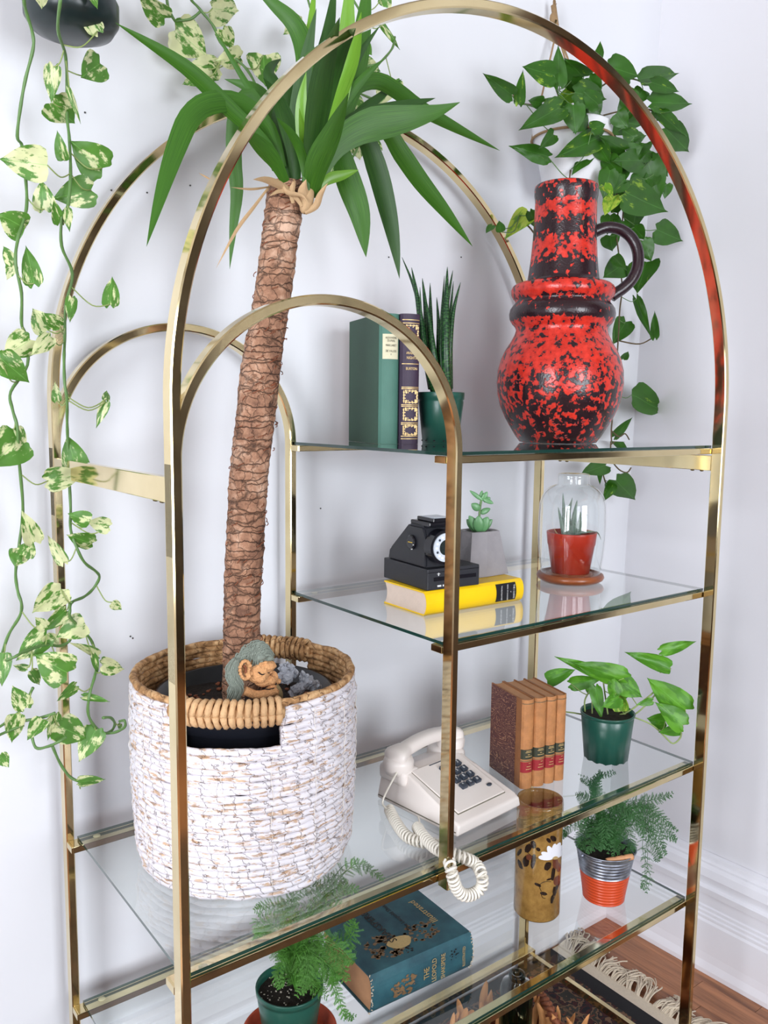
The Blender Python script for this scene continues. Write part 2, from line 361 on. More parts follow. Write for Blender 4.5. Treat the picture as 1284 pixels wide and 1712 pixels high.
def mk_wood(name, dark, light, scale=(18, 1.2, 18), rough=0.4):
    m, nt, N, L, b = newmat(name)
    tc = N.new('ShaderNodeTexCoord'); mp = N.new('ShaderNodeMapping'); mp.inputs['Scale'].default_value = scale
    oi = N.new('ShaderNodeObjectInfo'); add = N.new('ShaderNodeVectorMath'); add.operation = 'ADD'
    L.new(tc.outputs['Object'], add.inputs[0])
    cmb = N.new('ShaderNodeCombineXYZ'); L.new(math_node(N, L, 'MULTIPLY', oi.outputs['Random'], 9.0), cmb.inputs[1]); L.new(cmb.outputs[0], add.inputs[1])
    L.new(add.outputs[0], mp.inputs[0])
    n = N.new('ShaderNodeTexNoise'); n.inputs['Scale'].default_value = 2.2; n.inputs['Detail'].default_value = 9; n.inputs['Roughness'].default_value = 0.68; n.inputs['Distortion'].default_value = 0.6
    L.new(mp.outputs[0], n.inputs['Vector'])
    c = ramp(N, [(0.30, dark), (0.66, light)]); L.new(n.outputs['Fac'], c.inputs[0]); L.new(c.outputs[0], b.inputs['Base Color'])
    b.inputs['Roughness'].default_value = rough
    bp = N.new('ShaderNodeBump'); bp.inputs['Strength'].default_value = 0.15; bp.inputs['Distance'].default_value = 0.001
    L.new(n.outputs['Fac'], bp.inputs['Height']); L.new(bp.outputs['Normal'], b.inputs['Normal'])
mk_wood('floor_wood', srgb(98, 58, 37), srgb(184, 124, 85))
mk_wood('dish_wood', srgb(112, 56, 28), srgb(160, 88, 50), (6, 6, 30), 0.3)
mk_wood('furniture_wood', srgb(34, 22, 16), srgb(62, 38, 26), (3, 10, 3), 0.5)

def mk_rug():
    m, nt, N, L, b = newmat('rug_pattern')
    tc = N.new('ShaderNodeTexCoord')
    v = N.new('ShaderNodeTexVoronoi'); v.inputs['Scale'].default_value = 30; v.inputs['Randomness'].default_value = 0.7; L.new(tc.outputs['Object'], v.inputs['Vector'])
    v2 = N.new('ShaderNodeTexVoronoi'); v2.inputs['Scale'].default_value = 68; v2.feature = 'DISTANCE_TO_EDGE'; L.new(tc.outputs['Object'], v2.inputs['Vector'])
    n = N.new('ShaderNodeTexNoise'); n.inputs['Scale'].default_value = 55; n.inputs['Detail'].default_value = 3; L.new(tc.outputs['Object'], n.inputs['Vector'])
    c = ramp(N, [(0.30, (0.012, 0.010, 0.014)), (0.46, srgb(70, 30, 28)), (0.54, (0.016, 0.012, 0.014)), (0.60, srgb(120, 88, 66)), (0.68, srgb(54, 52, 46)), (0.8, srgb(120, 60, 44))], 'CONSTANT')
    s = math_node(N, L, 'MULTIPLY_ADD', v.outputs['Distance'], 0.55, math_node(N, L, 'MULTIPLY', n.outputs['Fac'], 0.75))
    L.new(s, c.inputs[0])
    sp = N.new('ShaderNodeSeparateXYZ'); L.new(tc.outputs['Object'], sp.inputs[0])
    w = N.new('ShaderNodeMath'); w.operation = 'FRACT'; L.new(math_node(N, L, 'MULTIPLY', sp.outputs[0], 14.0), w.inputs[0])
    st = math_node(N, L, 'LESS_THAN', w.outputs[0], 0.10)
    mx = N.new('ShaderNodeMix'); mx.data_type = 'RGBA'; L.new(math_node(N, L, 'MULTIPLY', st, 0.7), mx.inputs[0]); L.new(c.outputs[0], mx.inputs[6]); mx.inputs[7].default_value = rgb(srgb(96, 76, 58))
    L.new(mx.outputs[2], b.inputs['Base Color']); b.inputs['Roughness'].default_value = 0.95
    bp = N.new('ShaderNodeBump'); bp.inputs['Strength'].default_value = 0.6; bp.inputs['Distance'].default_value = 0.003
    n3 = N.new('ShaderNodeTexNoise'); n3.inputs['Scale'].default_value = 600; L.new(tc.outputs['Object'], n3.inputs['Vector'])
    L.new(n3.outputs['Fac'], bp.inputs['Height']); L.new(bp.outputs['Normal'], b.inputs['Normal'])
mk_rug()

def mk_marble_paper():
    m, nt, N, L, b = newmat('marbled_paper')
    tc = N.new('ShaderNodeTexCoord'); mp = N.new('ShaderNodeMapping'); mp.inputs['Scale'].default_value = (1, 1.0, 3.2); mp.inputs['Rotation'].default_value = (R(-28), 0, 0)
    L.new(tc.outputs['Object'], mp.inputs[0])
    n = N.new('ShaderNodeTexNoise'); n.inputs['Scale'].default_value = 13; n.inputs['Detail'].default_value = 5; n.inputs['Distortion'].default_value = 0.5; L.new(mp.outputs[0], n.inputs['Vector'])
    f = math_node(N, L, 'FRACT', math_node(N, L, 'MULTIPLY', n.outputs['Fac'], 18.0))
    c = ramp(N, [(0.0, srgb(70, 34, 36)), (0.35, srgb(96, 48, 42)), (0.62, srgb(72, 38, 44)), (0.76, srgb(110, 62, 50)), (0.86, srgb(206, 156, 120)), (0.94, srgb(80, 40, 38))]); L.new(f, c.inputs[0])
    L.new(c.outputs[0], b.inputs['Base Color']); b.inputs['Roughness'].default_value = 0.5
mk_marble_paper()
def mk_stoneware():
    m, nt, N, L, b = newmat('stoneware')
    tc = N.new('ShaderNodeTexCoord')
    n = N.new('ShaderNodeTexNoise'); n.inputs['Scale'].default_value = 30; n.inputs['Detail'].default_value = 8; n.inputs['Roughness'].default_value = 0.7; L.new(tc.outputs['Object'], n.inputs['Vector'])
    v = N.new('ShaderNodeTexVoronoi'); v.inputs['Scale'].default_value = 130; L.new(tc.outputs['Object'], v.inputs['Vector'])
    c = ramp(N, [(0.3, srgb(120, 86, 40)), (0.7, srgb(178, 138, 76))]); L.new(n.outputs['Fac'], c.inputs[0])
    sp = ramp(N, [(0.05, (0.25, 0.16, 0.1)), (0.10, (1, 1, 1))]); L.new(v.outputs['Distance'], sp.inputs[0])
    mx = N.new('ShaderNodeMix'); mx.data_type = 'RGBA'; mx.blend_type = 'MULTIPLY'; mx.inputs[0].default_value = 0.8
    L.new(c.outputs[0], mx.inputs[6]); L.new(sp.outputs[0], mx.inputs[7]); L.new(mx.outputs[2], b.inputs['Base Color'])
    b.inputs['Roughness'].default_value = 0.14
mk_stoneware()
def mk_galv():
    m, nt, N, L, b = newmat('galvanised')
    tc = N.new('ShaderNodeTexCoord'); n = N.new('ShaderNodeTexNoise'); n.inputs['Scale'].default_value = 60; n.inputs['Detail'].default_value = 5; L.new(tc.outputs['Object'], n.inputs['Vector'])
    c = ramp(N, [(0.3, srgb(120, 126, 140)), (0.7, srgb(186, 192, 206))]); L.new(n.outputs['Fac'], c.inputs[0]); L.new(c.outputs[0], b.inputs['Base Color'])
    b.inputs['Metallic'].default_value = 0.85; b.inputs['Roughness'].default_value = 0.38
mk_galv()
def mk_bluebook():
    m, nt, N, L, b = newmat('cloth_teal')
    tc = N.new('ShaderNodeTexCoord'); n = N.new('ShaderNodeTexNoise'); n.inputs['Scale'].default_value = 26; n.inputs['Detail'].default_value = 6; L.new(tc.outputs['Object'], n.inputs['Vector'])
    c = ramp(N, [(0.3, srgb(28, 66, 78)), (0.7, srgb(50, 98, 108))]); L.new(n.outputs['Fac'], c.inputs[0]); L.new(c.outputs[0], b.inputs['Base Color'])
    b.inputs['Roughness'].default_value = 0.5
    n2 = N.new('ShaderNodeTexNoise'); n2.inputs['Scale'].default_value = 900; L.new(tc.outputs['Object'], n2.inputs['Vector'])
    bp = N.new('ShaderNodeBump'); bp.inputs['Strength'].default_value = 0.25; bp.inputs['Distance'].default_value = 0.001
    L.new(n2.outputs['Fac'], bp.inputs['Height']); L.new(bp.outputs['Normal'], b.inputs['Normal'])
mk_bluebook()

# ------------------------------------------------------------------ mesh helpers
def mat(m): return MATS[m]
def link_mesh(name, me, m=None, parent=None, smooth=False, loc=None):
    o = bpy.data.objects.new(name, me); COL.objects.link(o)
    if m is not None:
        for mm in (m if isinstance(m, (list, tuple)) else [m]): me.materials.append(mat(mm))
    if smooth: me.polygons.foreach_set('use_smooth', [True] * len(me.polygons))
    if parent is not None:
        o.parent = parent
        o.location = -Vector(parent.get('_o', (0, 0, 0)))
        if loc is not None: o.location = Vector(loc) - Vector(parent.get('_o', (0, 0, 0)))
    elif loc is not None: o.location = loc
    return o
def from_bm(name, bm, m=None, parent=None, smooth=False):
    me = bpy.data.meshes.new(name); bmesh.ops.recalc_face_normals(bm, faces=bm.faces[:]); bm.to_mesh(me); bm.free()
    return link_mesh(name, me, m, parent, smooth)
def recentre(o):
    """Put a top-level mesh's origin at the centre of its foot."""
    me = o.data; xs = [v.co for v in me.vertices]
    c = Vector(((min(v.x for v in xs) + max(v.x for v in xs)) / 2, (min(v.y for v in xs) + max(v.y for v in xs)) / 2, min(v.z for v in xs)))
    me.transform(Matrix.Translation(-c)); o.location = o.location + c
    return o
def thing(name, label, cat, loc, group=None):
    o = bpy.data.objects.new(name, None); COL.objects.link(o); o.location = loc; o['_o'] = tuple(loc)
    o.empty_display_size = 0.02
    o['label'] = label; o['category'] = cat
    if group: o['group'] = group
    return o
def tag(o, label, cat, group=None):
    o['label'] = label; o['category'] = cat
    if group: o['group'] = group
    return o
def struct(o): o['kind'] = 'structure'; return o
def stuff(o): o['kind'] = 'stuff'; return o
def add_box(bm, x0, x1, y0, y1, z0, z1, bevel=0.0, mtx=None):
    r = bmesh.ops.create_cube(bm, size=1.0); vs = r['verts']
    for v in vs: v.co = Vector(((x0 + x1) / 2 + v.co.x * (x1 - x0), (y0 + y1) / 2 + v.co.y * (y1 - y0), (z0 + z1) / 2 + v.co.z * (z1 - z0)))
    if bevel > 0:
        es = list({e for v in vs for e in v.link_edges})
        rb = bmesh.ops.bevel(bm, geom=es, offset=bevel, segments=2, affect='EDGES', profile=0.6)
        vs = rb['verts'] if rb['verts'] else vs
        vs = list({v for f in rb['faces'] for v in f.verts} | {v for v in vs if v.is_valid})
    if mtx is not None:
        for v in vs: v.co = mtx @ v.co
    return vs
def box(name, x0, x1, y0, y1, z0, z1, m, parent=None, bevel=0.0):
    bm = bmesh.new(); add_box(bm, x0, x1, y0, y1, z0, z1, bevel); return from_bm(name, bm, m, parent)
def tube_data(pts, rad, seg=8, closed=False, V=None, Fc=None, UV=None, cap=True, upref=None):
    """append a tube to vertex / face / uv lists"""
    V = [] if V is None else V; Fc = [] if Fc is None else Fc; UV = [] if UV is None else UV
    n = len(pts); pts = [Vector(p) for p in pts]; b0 = len(V)
    rr = rad if isinstance(rad, (list, tuple)) else [rad] * n
    prev = None; L = 0.0
    lens = []
    for i in range(n):
        if i: L += (pts[i] - pts[i - 1]).length
        lens.append(L)
        if closed: t = pts[(i + 1) % n] - pts[i - 1]
        else: t = pts[min(i + 1, n - 1)] - pts[max(i - 1, 0)]
        if t.length < 1e-9: t = Vector((0, 0, 1))
        t.normalize()
        if upref is not None: a = t.cross(Vector(upref)); a = a if a.length > 1e-4 else t.orthogonal()
        elif prev is None: a = t.orthogonal()
        else: a = prev - t * prev.dot(t); a = a if a.length > 1e-6 else t.orthogonal()
        a.normalize(); prev = a; b = t.cross(a)
        for k in range(seg):
            th = 2 * PI * k / seg
            V.append(pts[i] + (a * math.cos(th) + b * math.sin(th)) * rr[i])
    m = n if closed else n - 1
    for i in range(m):
        j = (i + 1) % n
        for k in range(seg):
            k2 = (k + 1) % seg
            Fc.append((b0 + i * seg + k, b0 + i * seg + k2, b0 + j * seg + k2, b0 + j * seg + k))
            u0 = lens[i]; u1 = lens[j] if j else lens[-1] + (pts[0] - pts[-1]).length
            UV.append(((u0, k / seg), (u0, (k + 1) / seg), (u1, (k + 1) / seg), (u1, k / seg)))
    if cap and not closed:
        Fc.append(tuple(b0 + k for k in range(seg - 1, -1, -1))); UV.append(tuple((0, 0) for _ in range(seg)))
        Fc.append(tuple(b0 + (n - 1) * seg + k for k in range(seg))); UV.append(tuple((0, 0) for _ in range(seg)))
    return V, Fc, UV
def mesh_from(name, V, Fc, UV=None, m=None, parent=None, smooth=True):
    me = bpy.data.meshes.new(name); me.from_pydata([tuple(v) for v in V], [], Fc); me.update()
    if UV:
        l = me.uv_layers.new(name='UVMap'); flat = []
        for f in UV:
            for uv in f: flat += [uv[0], uv[1]]
        l.data.foreach_set('uv', flat)
    return link_mesh(name, me, m, parent, smooth)
def tube(name, pts, rad, m, parent=None, seg=8, closed=False, upref=None):
    V, Fc, UV = tube_data(pts, rad, seg, closed, upref=upref); return mesh_from(name, V, Fc, UV, m, parent)
def smooth_pts(pts, n=6):
    """Catmull-Rom through points (any dimension)"""
    P = [Vector(p) for p in pts]; out = []
    if len(P) < 3: return [P[0].lerp(P[-1], i / n) for i in range(n + 1)]
    for i in range(len(P) - 1):
        p0 = P[max(i - 1, 0)]; p1 = P[i]; p2 = P[i + 1]; p3 = P[min(i + 2, len(P) - 1)]
        for k in range(n):
            t = k / n
            out.append(0.5 * ((2 * p1) + (p2 - p0) * t + (2 * p0 - 5 * p1 + 4 * p2 - p3) * t * t + (-p0 + 3 * p1 - 3 * p2 + p3) * t ** 3))
    out.append(P[-1]); return out
def lathe(name, prof, m, parent, cen, seg=48, smooth=True, sharp=None, start=0, end=2 * PI, sx=1.0, sy=1.0):
    """prof: list of (r, z) ; z absolute offset from cen.z"""
    V = []; Fc = []; n = len(prof); cen = Vector(cen)
    for (r, z) in prof:
        for k in range(seg):
            a = start + (end - start) * k / seg
            V.append(cen + Vector((r * math.cos(a) * sx, r * math.sin(a) * sy, z)))
    for i in range(n - 1):
        for k in range(seg):
            k2 = (k + 1) % seg
            Fc.append((i * seg + k, i * seg + k2, (i + 1) * seg + k2, (i + 1) * seg + k))
    me = bpy.data.meshes.new(name); me.from_pydata([tuple(v) for v in V], [], Fc)
    bm = bmesh.new(); bm.from_mesh(me); bmesh.ops.remove_doubles(bm, verts=bm.verts[:], dist=1e-6)
    bmesh.ops.recalc_face_normals(bm, faces=bm.faces[:]); bm.to_mesh(me); bm.free()
    return link_mesh(name, me, m, parent, smooth)
def text_mesh(name, s, size, m, parent, mtx, depth=0.0002, align='CENTER', xs=1.0):
    cu = bpy.data.curves.new(name, 'FONT'); cu.body = s; cu.size = size; cu.extrude = depth; cu.align_x = align; cu.align_y = 'CENTER'
    cu.resolution_u = 2
    tmp = bpy.data.objects.new(name + '_tmp', cu); COL.objects.link(tmp)
    dg = bpy.context.evaluated_depsgraph_get()
    me = bpy.data.meshes.new_from_object(tmp.evaluated_get(dg)); me.name = name
    bpy.data.objects.remove(tmp); bpy.data.curves.remove(cu)
    me.transform(mtx @ Matrix.Diagonal((xs, 1, 1, 1)))
    me.materials.clear()
    return link_mesh(name, me, m, parent)
def frame_mtx(o, x, y, z=None):
    x = Vector(x).normalized(); y = Vector(y); y = (y - x * y.dot(x)).normalized(); z = x.cross(y)
    Mx = Matrix((x, y, z)).transposed().to_4x4(); Mx.translation = Vector(o); return Mx

# ------------------------------------------------------------------ setting
zw = lambda z: 1.470 + 0.030 * z
def rwx(y, z=0): return 1.452 + 0.031 * (0.479 - y) + 0.020 + 0.030 * z
def wallquad(name, pts, m, thick):
    bm = bmesh.new(); vs = [bm.verts.new(p) for p in pts]; bm.faces.new(vs)
    ex = bmesh.ops.extrude_face_region(bm, geom=bm.faces[:])
    for v in [g for g in ex['geom'] if isinstance(g, bmesh.types.BMVert)]: v.co += Vector(thick)
    return struct(from_bm(name, bm, m))
xr0, xr1 = rwx(RYB), rwx(RY0)
wallquad('wall_back', [(RX0, RYB, 0), (xr0, RYB, 0), (xr0 + 0.0855, RYB, CEIL), (RX0, RYB, CEIL)], 'wall_paint', (0, 0.12, 0))
wallquad('wall_right', [(xr0, RYB, 0), (xr1, RY0, 0), (xr1 + 0.0855, RY0, CEIL), (xr0 + 0.0855, RYB, CEIL)], 'wall_paint_right', (0.12, 0, 0))
wallquad('ceiling', [(RX0, RYB, CEIL), (xr0 + 0.1, RYB, CEIL), (xr1 + 0.1, RY0, CEIL), (RX0, RY0, CEIL)], 'ceiling_paint', (0, 0, 0.1))
fl = wallquad('floor', [(RX0, RYB, -0.012), (xr0, RYB, -0.012), (xr1 + 0.02, RY0, -0.012), (RX0, RY0, -0.012)], 'floor_wood', (0, 0, -0.1))
# planks run from the back wall towards the camera
pw = 0.083
k = 0; x = RX0
plank_me = {}
while x < xr0 + 0.10:
    y = RYB; first = True
    while y > RY0:
        ln = random.choice([0.7, 0.9, 1.1, 1.3])
        if first: ln *= random.uniform(0.4, 1.0); first = False
        y2 = max(RY0, y - ln)
        near = x > 0.5 and y > -0.6
        if near or True:
            me = plank_me.get(round(y - y2, 3))
            x1 = min(x + pw, rwx(y2) - 0.001) if x + pw > 1.46 else x + pw
            if x1 - x > 0.005:
                o = box('plank', x + 0.0004, x1 - 0.0004, y2 + 0.0006, y - 0.0006, -0.012, random.uniform(-0.0005, 0.0), 'floor_wood', fl, 0.0)
        y = y2
    x += pw; k += 1
# wall with windows behind the camera, and the left wall with a window
def wall_with_windows(name, axis, pos, a0, a1, wins, m, thick):
    cuts = sorted(wins); bm = bmesh.new(); z0, z1 = 0.65, 2.45
    def bx(p, q, za, zb):
        if axis == 'y': add_box(bm, p, q, min(pos, pos + thick), max(pos, pos + thick), za, zb)
        else: add_box(bm, min(pos, pos + thick), max(pos, pos + thick), p, q, za, zb)
    cur = a0
    for (c, w) in cuts:
        bx(cur, c - w / 2, 0, CEIL); bx(c - w / 2, c + w / 2, 0, z0); bx(c - w / 2, c + w / 2, z1, CEIL); cur = c + w / 2
    bx(cur, a1, 0, CEIL)
    return struct(from_bm(name, bm, m))
wall_with_windows('wall_front', 'y', RY0, RX0, xr1 + 0.1, WINS, 'far_wall', -0.12)
wall_with_windows('wall_left', 'x', RX0, RY0, RYB, [(-1.2, 1.1)], 'wall_paint', -0.12)
def window(n, axis, pos, c, w):
    bm = bmesh.new(); z0, z1 = 0.65, 2.45
    def bx(p, q, za, zb, t=0.02):
        if axis == 'y': add_box(bm, p, q, pos - t, pos + t, za, zb)
        else: add_box(bm, pos - t, pos + t, p, q, za, zb)
    a, b = c - w / 2, c + w / 2
    bx(a, a + 0.05, z0, z1); bx(b - 0.05, b, z0, z1); bx(a, b, z0, z0 + 0.05); bx(a, b, z1 - 0.05, z1); bx(a, b, 1.52, 1.57)
    o = struct(from_bm('window_%d' % n, bm, 'trim_paint'))
    bm = bmesh.new(); bx(a + 0.05, b - 0.05, z0 + 0.05, 1.52, 0.003); from_bm('pane', bm, 'pane_glass', o)
    bm = bmesh.new(); bx(a + 0.05, b - 0.05, 1.57, z1 - 0.05, 0.003); from_bm('pane', bm, 'pane_glass', o)
window(1, 'y', RY0 + 0.0, WINS[0][0], WINS[0][1]); window(2, 'y', RY0 + 0.0, WINS[1][0], WINS[1][1]); window(3, 'x', RX0, -1.2, 1.1)

# tall moulded baseboards: profile (depth from wall, z)
BBP = [(0, 0), (0.026, 0), (0.026, 0.012), (0.020, 0.030), (0.018, 0.050), (0.018, 0.130)]
z = 0.136
for i in range(4): BBP += [(0.0145, z), (0.0145, z + 0.003), (0.018, z + 0.0055), (0.018, z + 0.0095)]; z += 0.0125
BBP += [(0.018, 0.205), (0.028, 0.210), (0.030, 0.226), (0.022, 0.232), (0.022, 0.238), (0.024, 0.252), (0.030, 0.256), (0.026, 0.275), (0.018, 0.283), (0.018, 0.288), (0.012, 0.292), (0.010, 0.303), (0, 0.306)]
def baseboard(name, A, B, inward):
    A, B, n = Vector(A), Vector(B), Vector(inward); V = []; Fc = []
    for (d, zz) in BBP: V.append(A + n * d + Vector((0, 0, zz)))
    for (d, zz) in BBP: V.append(B + n * d + Vector((0, 0, zz)))
    m = len(BBP)
    for i in range(m - 1): Fc.append((i, i + 1, m + i + 1, m + i))
    me = bpy.data.meshes.new(name); me.from_pydata([tuple(v) for v in V], [], Fc)
    o = link_mesh(name, me, 'trim_paint'); return struct(o)
baseboard('baseboard_back', (RX0, RYB, 0), (xr0 + 0.01, RYB, 0), (0, -1, 0))
wn = Vector((-1, -0.031, 0)).normalized()
baseboard('baseboard_right', (xr0 + 0.008, RYB, 0), (xr1 + 0.008, RY0, 0), wn)
# small nails and pin holes left in the plaster
nl = bmesh.new()
for (px, py) in [(142, 188), (650, 430), (697, 512), (536, 850), (318, 310), (246, 322), (186, 318), (218, 1064), (771, 430), (1188, 260), (905, 285), (222, 1067)]:
    c = PY(px, py, RYB - 0.0008)
    rr = bmesh.ops.create_icosphere(nl, subdivisions=1, radius=0.0017, matrix=Matrix.Translation(c))
stuff(from_bm('nail_holes', nl, 'nail', bpy.data.objects['wall_back']))
# low dark furniture added out of view, only for the brass to reflect
sb = thing('reflection_sideboard', 'long dark wooden furniture block added out of view for the brass to reflect', 'reflection_sideboard', (-0.35, RY0 + 0.30, 0))
box('body', -1.6, 0.9, RY0 + 0.06, RY0 + 0.5, 0.12, 0.62, 'furniture_wood', sb, 0.006)
for xx in (-1.5, 0.8):
    for yy in (RY0 + 0.1, RY0 + 0.46): box('leg', xx - 0.02, xx + 0.02, yy - 0.02, yy + 0.02, 0.0, 0.12, 'furniture_wood', sb)
for i in range(3): box('door', -1.58 + i * 0.83, -0.78 + i * 0.83, RY0 + 0.5, RY0 + 0.515, 0.14, 0.60, 'furniture_wood', sb, 0.003)

# tall unseen furniture added by the right wall to darken the brass front faces
wx = 1.31
wdb = thing('reflection_wardrobe', 'tall dark wooden furniture block added out of view to darken the brass frame', 'reflection_wardrobe', (1.35, -1.55, 0))
box('body', wx, 1.44, -2.55, -0.55, 0.0, 2.45, 'furniture_wood', wdb, 0.008)
for i in range(2): box('door', wx - 0.018, wx, -2.53 + i * 0.99, -1.56 + i * 0.99, 0.08, 2.38, 'furniture_wood', wdb, 0.006)

# ------------------------------------------------------------------ etagere
W, XI, D, TW, TY, RD = 1.104, 0.41995, 0.45084, 0.0126, 0.0227, 0.0256
Z1, Z2, Z3, Z4 = 1.33667, 1.05805, 0.70391, 0.41488
RH, LED, ZS, ZS2, AS2 = 0.0110, 0.00545, 1.39943, 1.33233, 0.9337
et = thing('etagere', 'tall polished brass shelving unit with double arches and glass shelves', 'shelving unit', (W / 2, D / 2, 0))
def bar_path(name, path, y0, parent, tw=TW, ty=TY, ch=0.0017):
    """rectangular tube swept along a path of (x,z) in a plane; chamfered corners"""
    n = len(path); V = []; Fc = []; sharp = []
    h = tw / 2
    prof = [(-h + ch, 0), (h - ch, 0), (h, ch), (h, ty - ch), (h - ch, ty), (-h + ch, ty), (-h, ty - ch), (-h, ch)]
    for i in range(n):
        a = Vector(path[max(i - 1, 0)]); b = Vector(path[min(i + 1, n - 1)]); t = (b - a).normalized(); nr = Vector((t.y, -t.x))
        for (s, d) in prof:
            V.append((path[i][0] + nr.x * s, y0 + d, path[i][1] + nr.y * s))
    m = 8
    for i in range(n - 1):
        for k in range(m): Fc.append((i * m + k, i * m + (k + 1) % m, (i + 1) * m + (k + 1) % m, (i + 1) * m + k))
    Fc.append(tuple(range(m))); Fc.append(tuple((n - 1) * m + k for k in range(m - 1, -1, -1)))
    me = bpy.data.meshes.new(name); me.from_pydata(V, [], Fc); me.update()
    bm = bmesh.new(); bm.from_mesh(me); bmesh.ops.recalc_face_normals(bm, faces=bm.faces[:])
    for e in bm.edges:
        if len(e.link_faces) == 2:
            f1, f2 = e.link_faces
            e.smooth = f1.normal.dot(f2.normal) > 0.93
        else: e.smooth = False
    for f in bm.faces: f.smooth = True
    bm.to_mesh(me); bm.free()
    return link_mesh(name, me, 'brass', parent)
h = TW / 2
def arch_path(x0, x1, zs, zb0, zb1, asp=1.0, n=96, a0=0):
    c = (x0 + x1) / 2; r = (x1 - x0) / 2 - h; P = []
    if zb0 is not None: P += [(x0 + h, zb0), (x0 + h, (zb0 + zs) / 2)]
    for i in range(n + 1):
        a = PI * i / n
        if a < R(a0): continue
        P.append((c - r * math.cos(a), zs + asp * r * math.sin(a)))
    P += [(x1 - h, (zb1 + zs) / 2), (x1 - h, zb1)]
    return P
ZPOST = ZH(XI, 0, 1490)
for (y0, nm) in ((0.0, 'front'), (D, 'back')):
    bar_path('outer_arch', arch_path(0, W, ZS, 0.0, 0.0), y0, et)
    o = bar_path('inner_arch', arch_path(0, XI + TW, ZS2, ZS2 - 0.25, ZPOST, AS2), y0 + 0.0004, et, ty=TY - 0.0008)
def rail(x0, x1, y0, ztop, hgt=RH, rd=RD):
    o = box('shelf_rail', x0 + 0.002, x1 - 0.002, y0 + 0.0005, y0 + rd, ztop - hgt, ztop, 'brass', et, 0.0012)
    box('end_cap', x0, x0 + 0.004, y0 + 0.001, y0 + rd - 0.0005, ztop - hgt + 0.0005, ztop - 0.0005, 'brass', o, 0.0006)
    if hgt == RH:
        for xx in (x0 + 0.045, x1 - 0.03):
            lathe('rubber_pad', [(0, 0.0), (0.006, 0.0), (0.006, 0.0008), (0.004, 0.0012), (0, 0.0012)], 'rubber', o, (xx, y0 + rd * 0.6, ztop - 0.0004), 20)
    return o
def fix_sub(o):
    pass
for (z, x0) in ((Z1, XI), (Z2, XI), (Z3, 0.0), (Z4, 0.0)):
    rail(x0, W, TY, z - LED); rail(x0, W, D - RD, z - LED)
    g = bmesh.new(); add_box(g, x0 + 0.006 + (0.010 if x0 == 0 else 0), W - 0.003, TY + 0.0065, D - 0.003, z - LED + 0.0004, z, 0.0)
    me = bpy.data.meshes.new('glass_shelf'); bmesh.ops.recalc_face_normals(g, faces=g.faces[:]); g.to_mesh(me); g.free()
    o = link_mesh('glass_shelf', me, ['shelf_glass', 'glass_edge'], et)
    for f in me.polygons: f.material_index = 0 if abs(f.normal.z) > 0.5 else 1
for y0 in (TY, D - RD): rail(0.0, W, y0, 0.078, 0.012)
for x0 in (0.0008, W - TW + 0.0008):
    o = box('side_brace', x0, x0 + TW - 0.0016, TY - 0.0003, D + 0.0003, 1.2885, 1.3175, 'brass', et, 0.001)
    for yy in (0.045, 0.065, D - 0.07, D - 0.05): lathe('screw', [(0, -0.003), (0.0035, -0.002), (0.004, 0), (0, 0)], 'screw', o, (x0 + TW / 2, yy, 1.2885), 12)
    box('base_brace', x0, x0 + TW - 0.0016, TY - 0.0003, D + 0.0003, 0.048, 0.066, 'brass', et, 0.001)

# ------------------------------------------------------------------ basket on the big shelf
BX, BY, BR = 0.226, 0.266, 0.1535
bk = thing('basket', 'big round white-washed rope basket with natural tan rim and handles, on glass shelf', 'basket', (BX, BY, Z3))
ROPE = 0.0056
ZTOP = 0.992
nco = int((ZTOP - Z3) / (ROPE * 1.62))
HA = R(-127)      # direction of the front handle (towards the camera side)
HW = R(26)        # half width of handle gap
HB = HA + PI + R(-6)
def basket_r(z):
    t = (z - Z3) / (ZTOP - Z3)
    return BR + 0.008 + 0.002 * t + 0.006 * math.sin(t * 2.6) - 0.009 * math.exp(-t * 26)
def coil(z, r, a0, a1, closed, name, m, rad=ROPE, ph=0):
    n = max(8, int(150 * abs(a1 - a0) / (2 * PI))); P = []
    for i in range(n if closed else n + 1):
        a = a0 + (a1 - a0) * i / n
        w = 0.0011 * math.sin(a * 3 + ph) + 0.0008 * math.sin(a * 7 + ph * 2.3) + 0.0006 * math.sin(a * 17 + ph * 5)
        zz = z + 0.0007 * math.sin(a * 5 + ph * 1.7) + 0.0005 * math.sin(a * 13 + ph)
        P.append((BX + (r + w) * math.cos(a), BY + (r + w) * math.sin(a), zz))
    V, Fc, UV = tube_data(P, [rad * (1 + 0.10 * math.sin(i * 0.9 + ph) + 0.06 * math.sin(i * 2.3)) for i in range(len(P))], 8, closed, upref=(0, 0, 1))
    # tube_data: a = t x up (radial), v = 0 outward or inward -> shift so that v 0.5 faces outwards
    t = Vector(P[1]) - Vector(P[0]); a = t.cross(Vector((0, 0, 1))); out = a.dot(Vector((P[0][0] - BX, P[0][1] - BY, 0))) > 0
    sh = 0.5 if out else 0.0
    UV = [tuple((u, ((v + sh) % 1.0) if (v < 0.999 or sh) else 0.0) for (u, v) in f) for f in UV]
    UV2 = []
    for f in UV:
        vs = [q[1] for q in f]
        if max(vs) - min(vs) > 0.5: f = tuple((q[0], q[1] + 1.0 if q[1] < 0.4 else q[1]) for q in f)
        UV2.append(f)
    return mesh_from(name, V, Fc, UV2, m, bk)
CUT0, CUT1 = 7, 2     # coils from the top that are interrupted by the handle openings
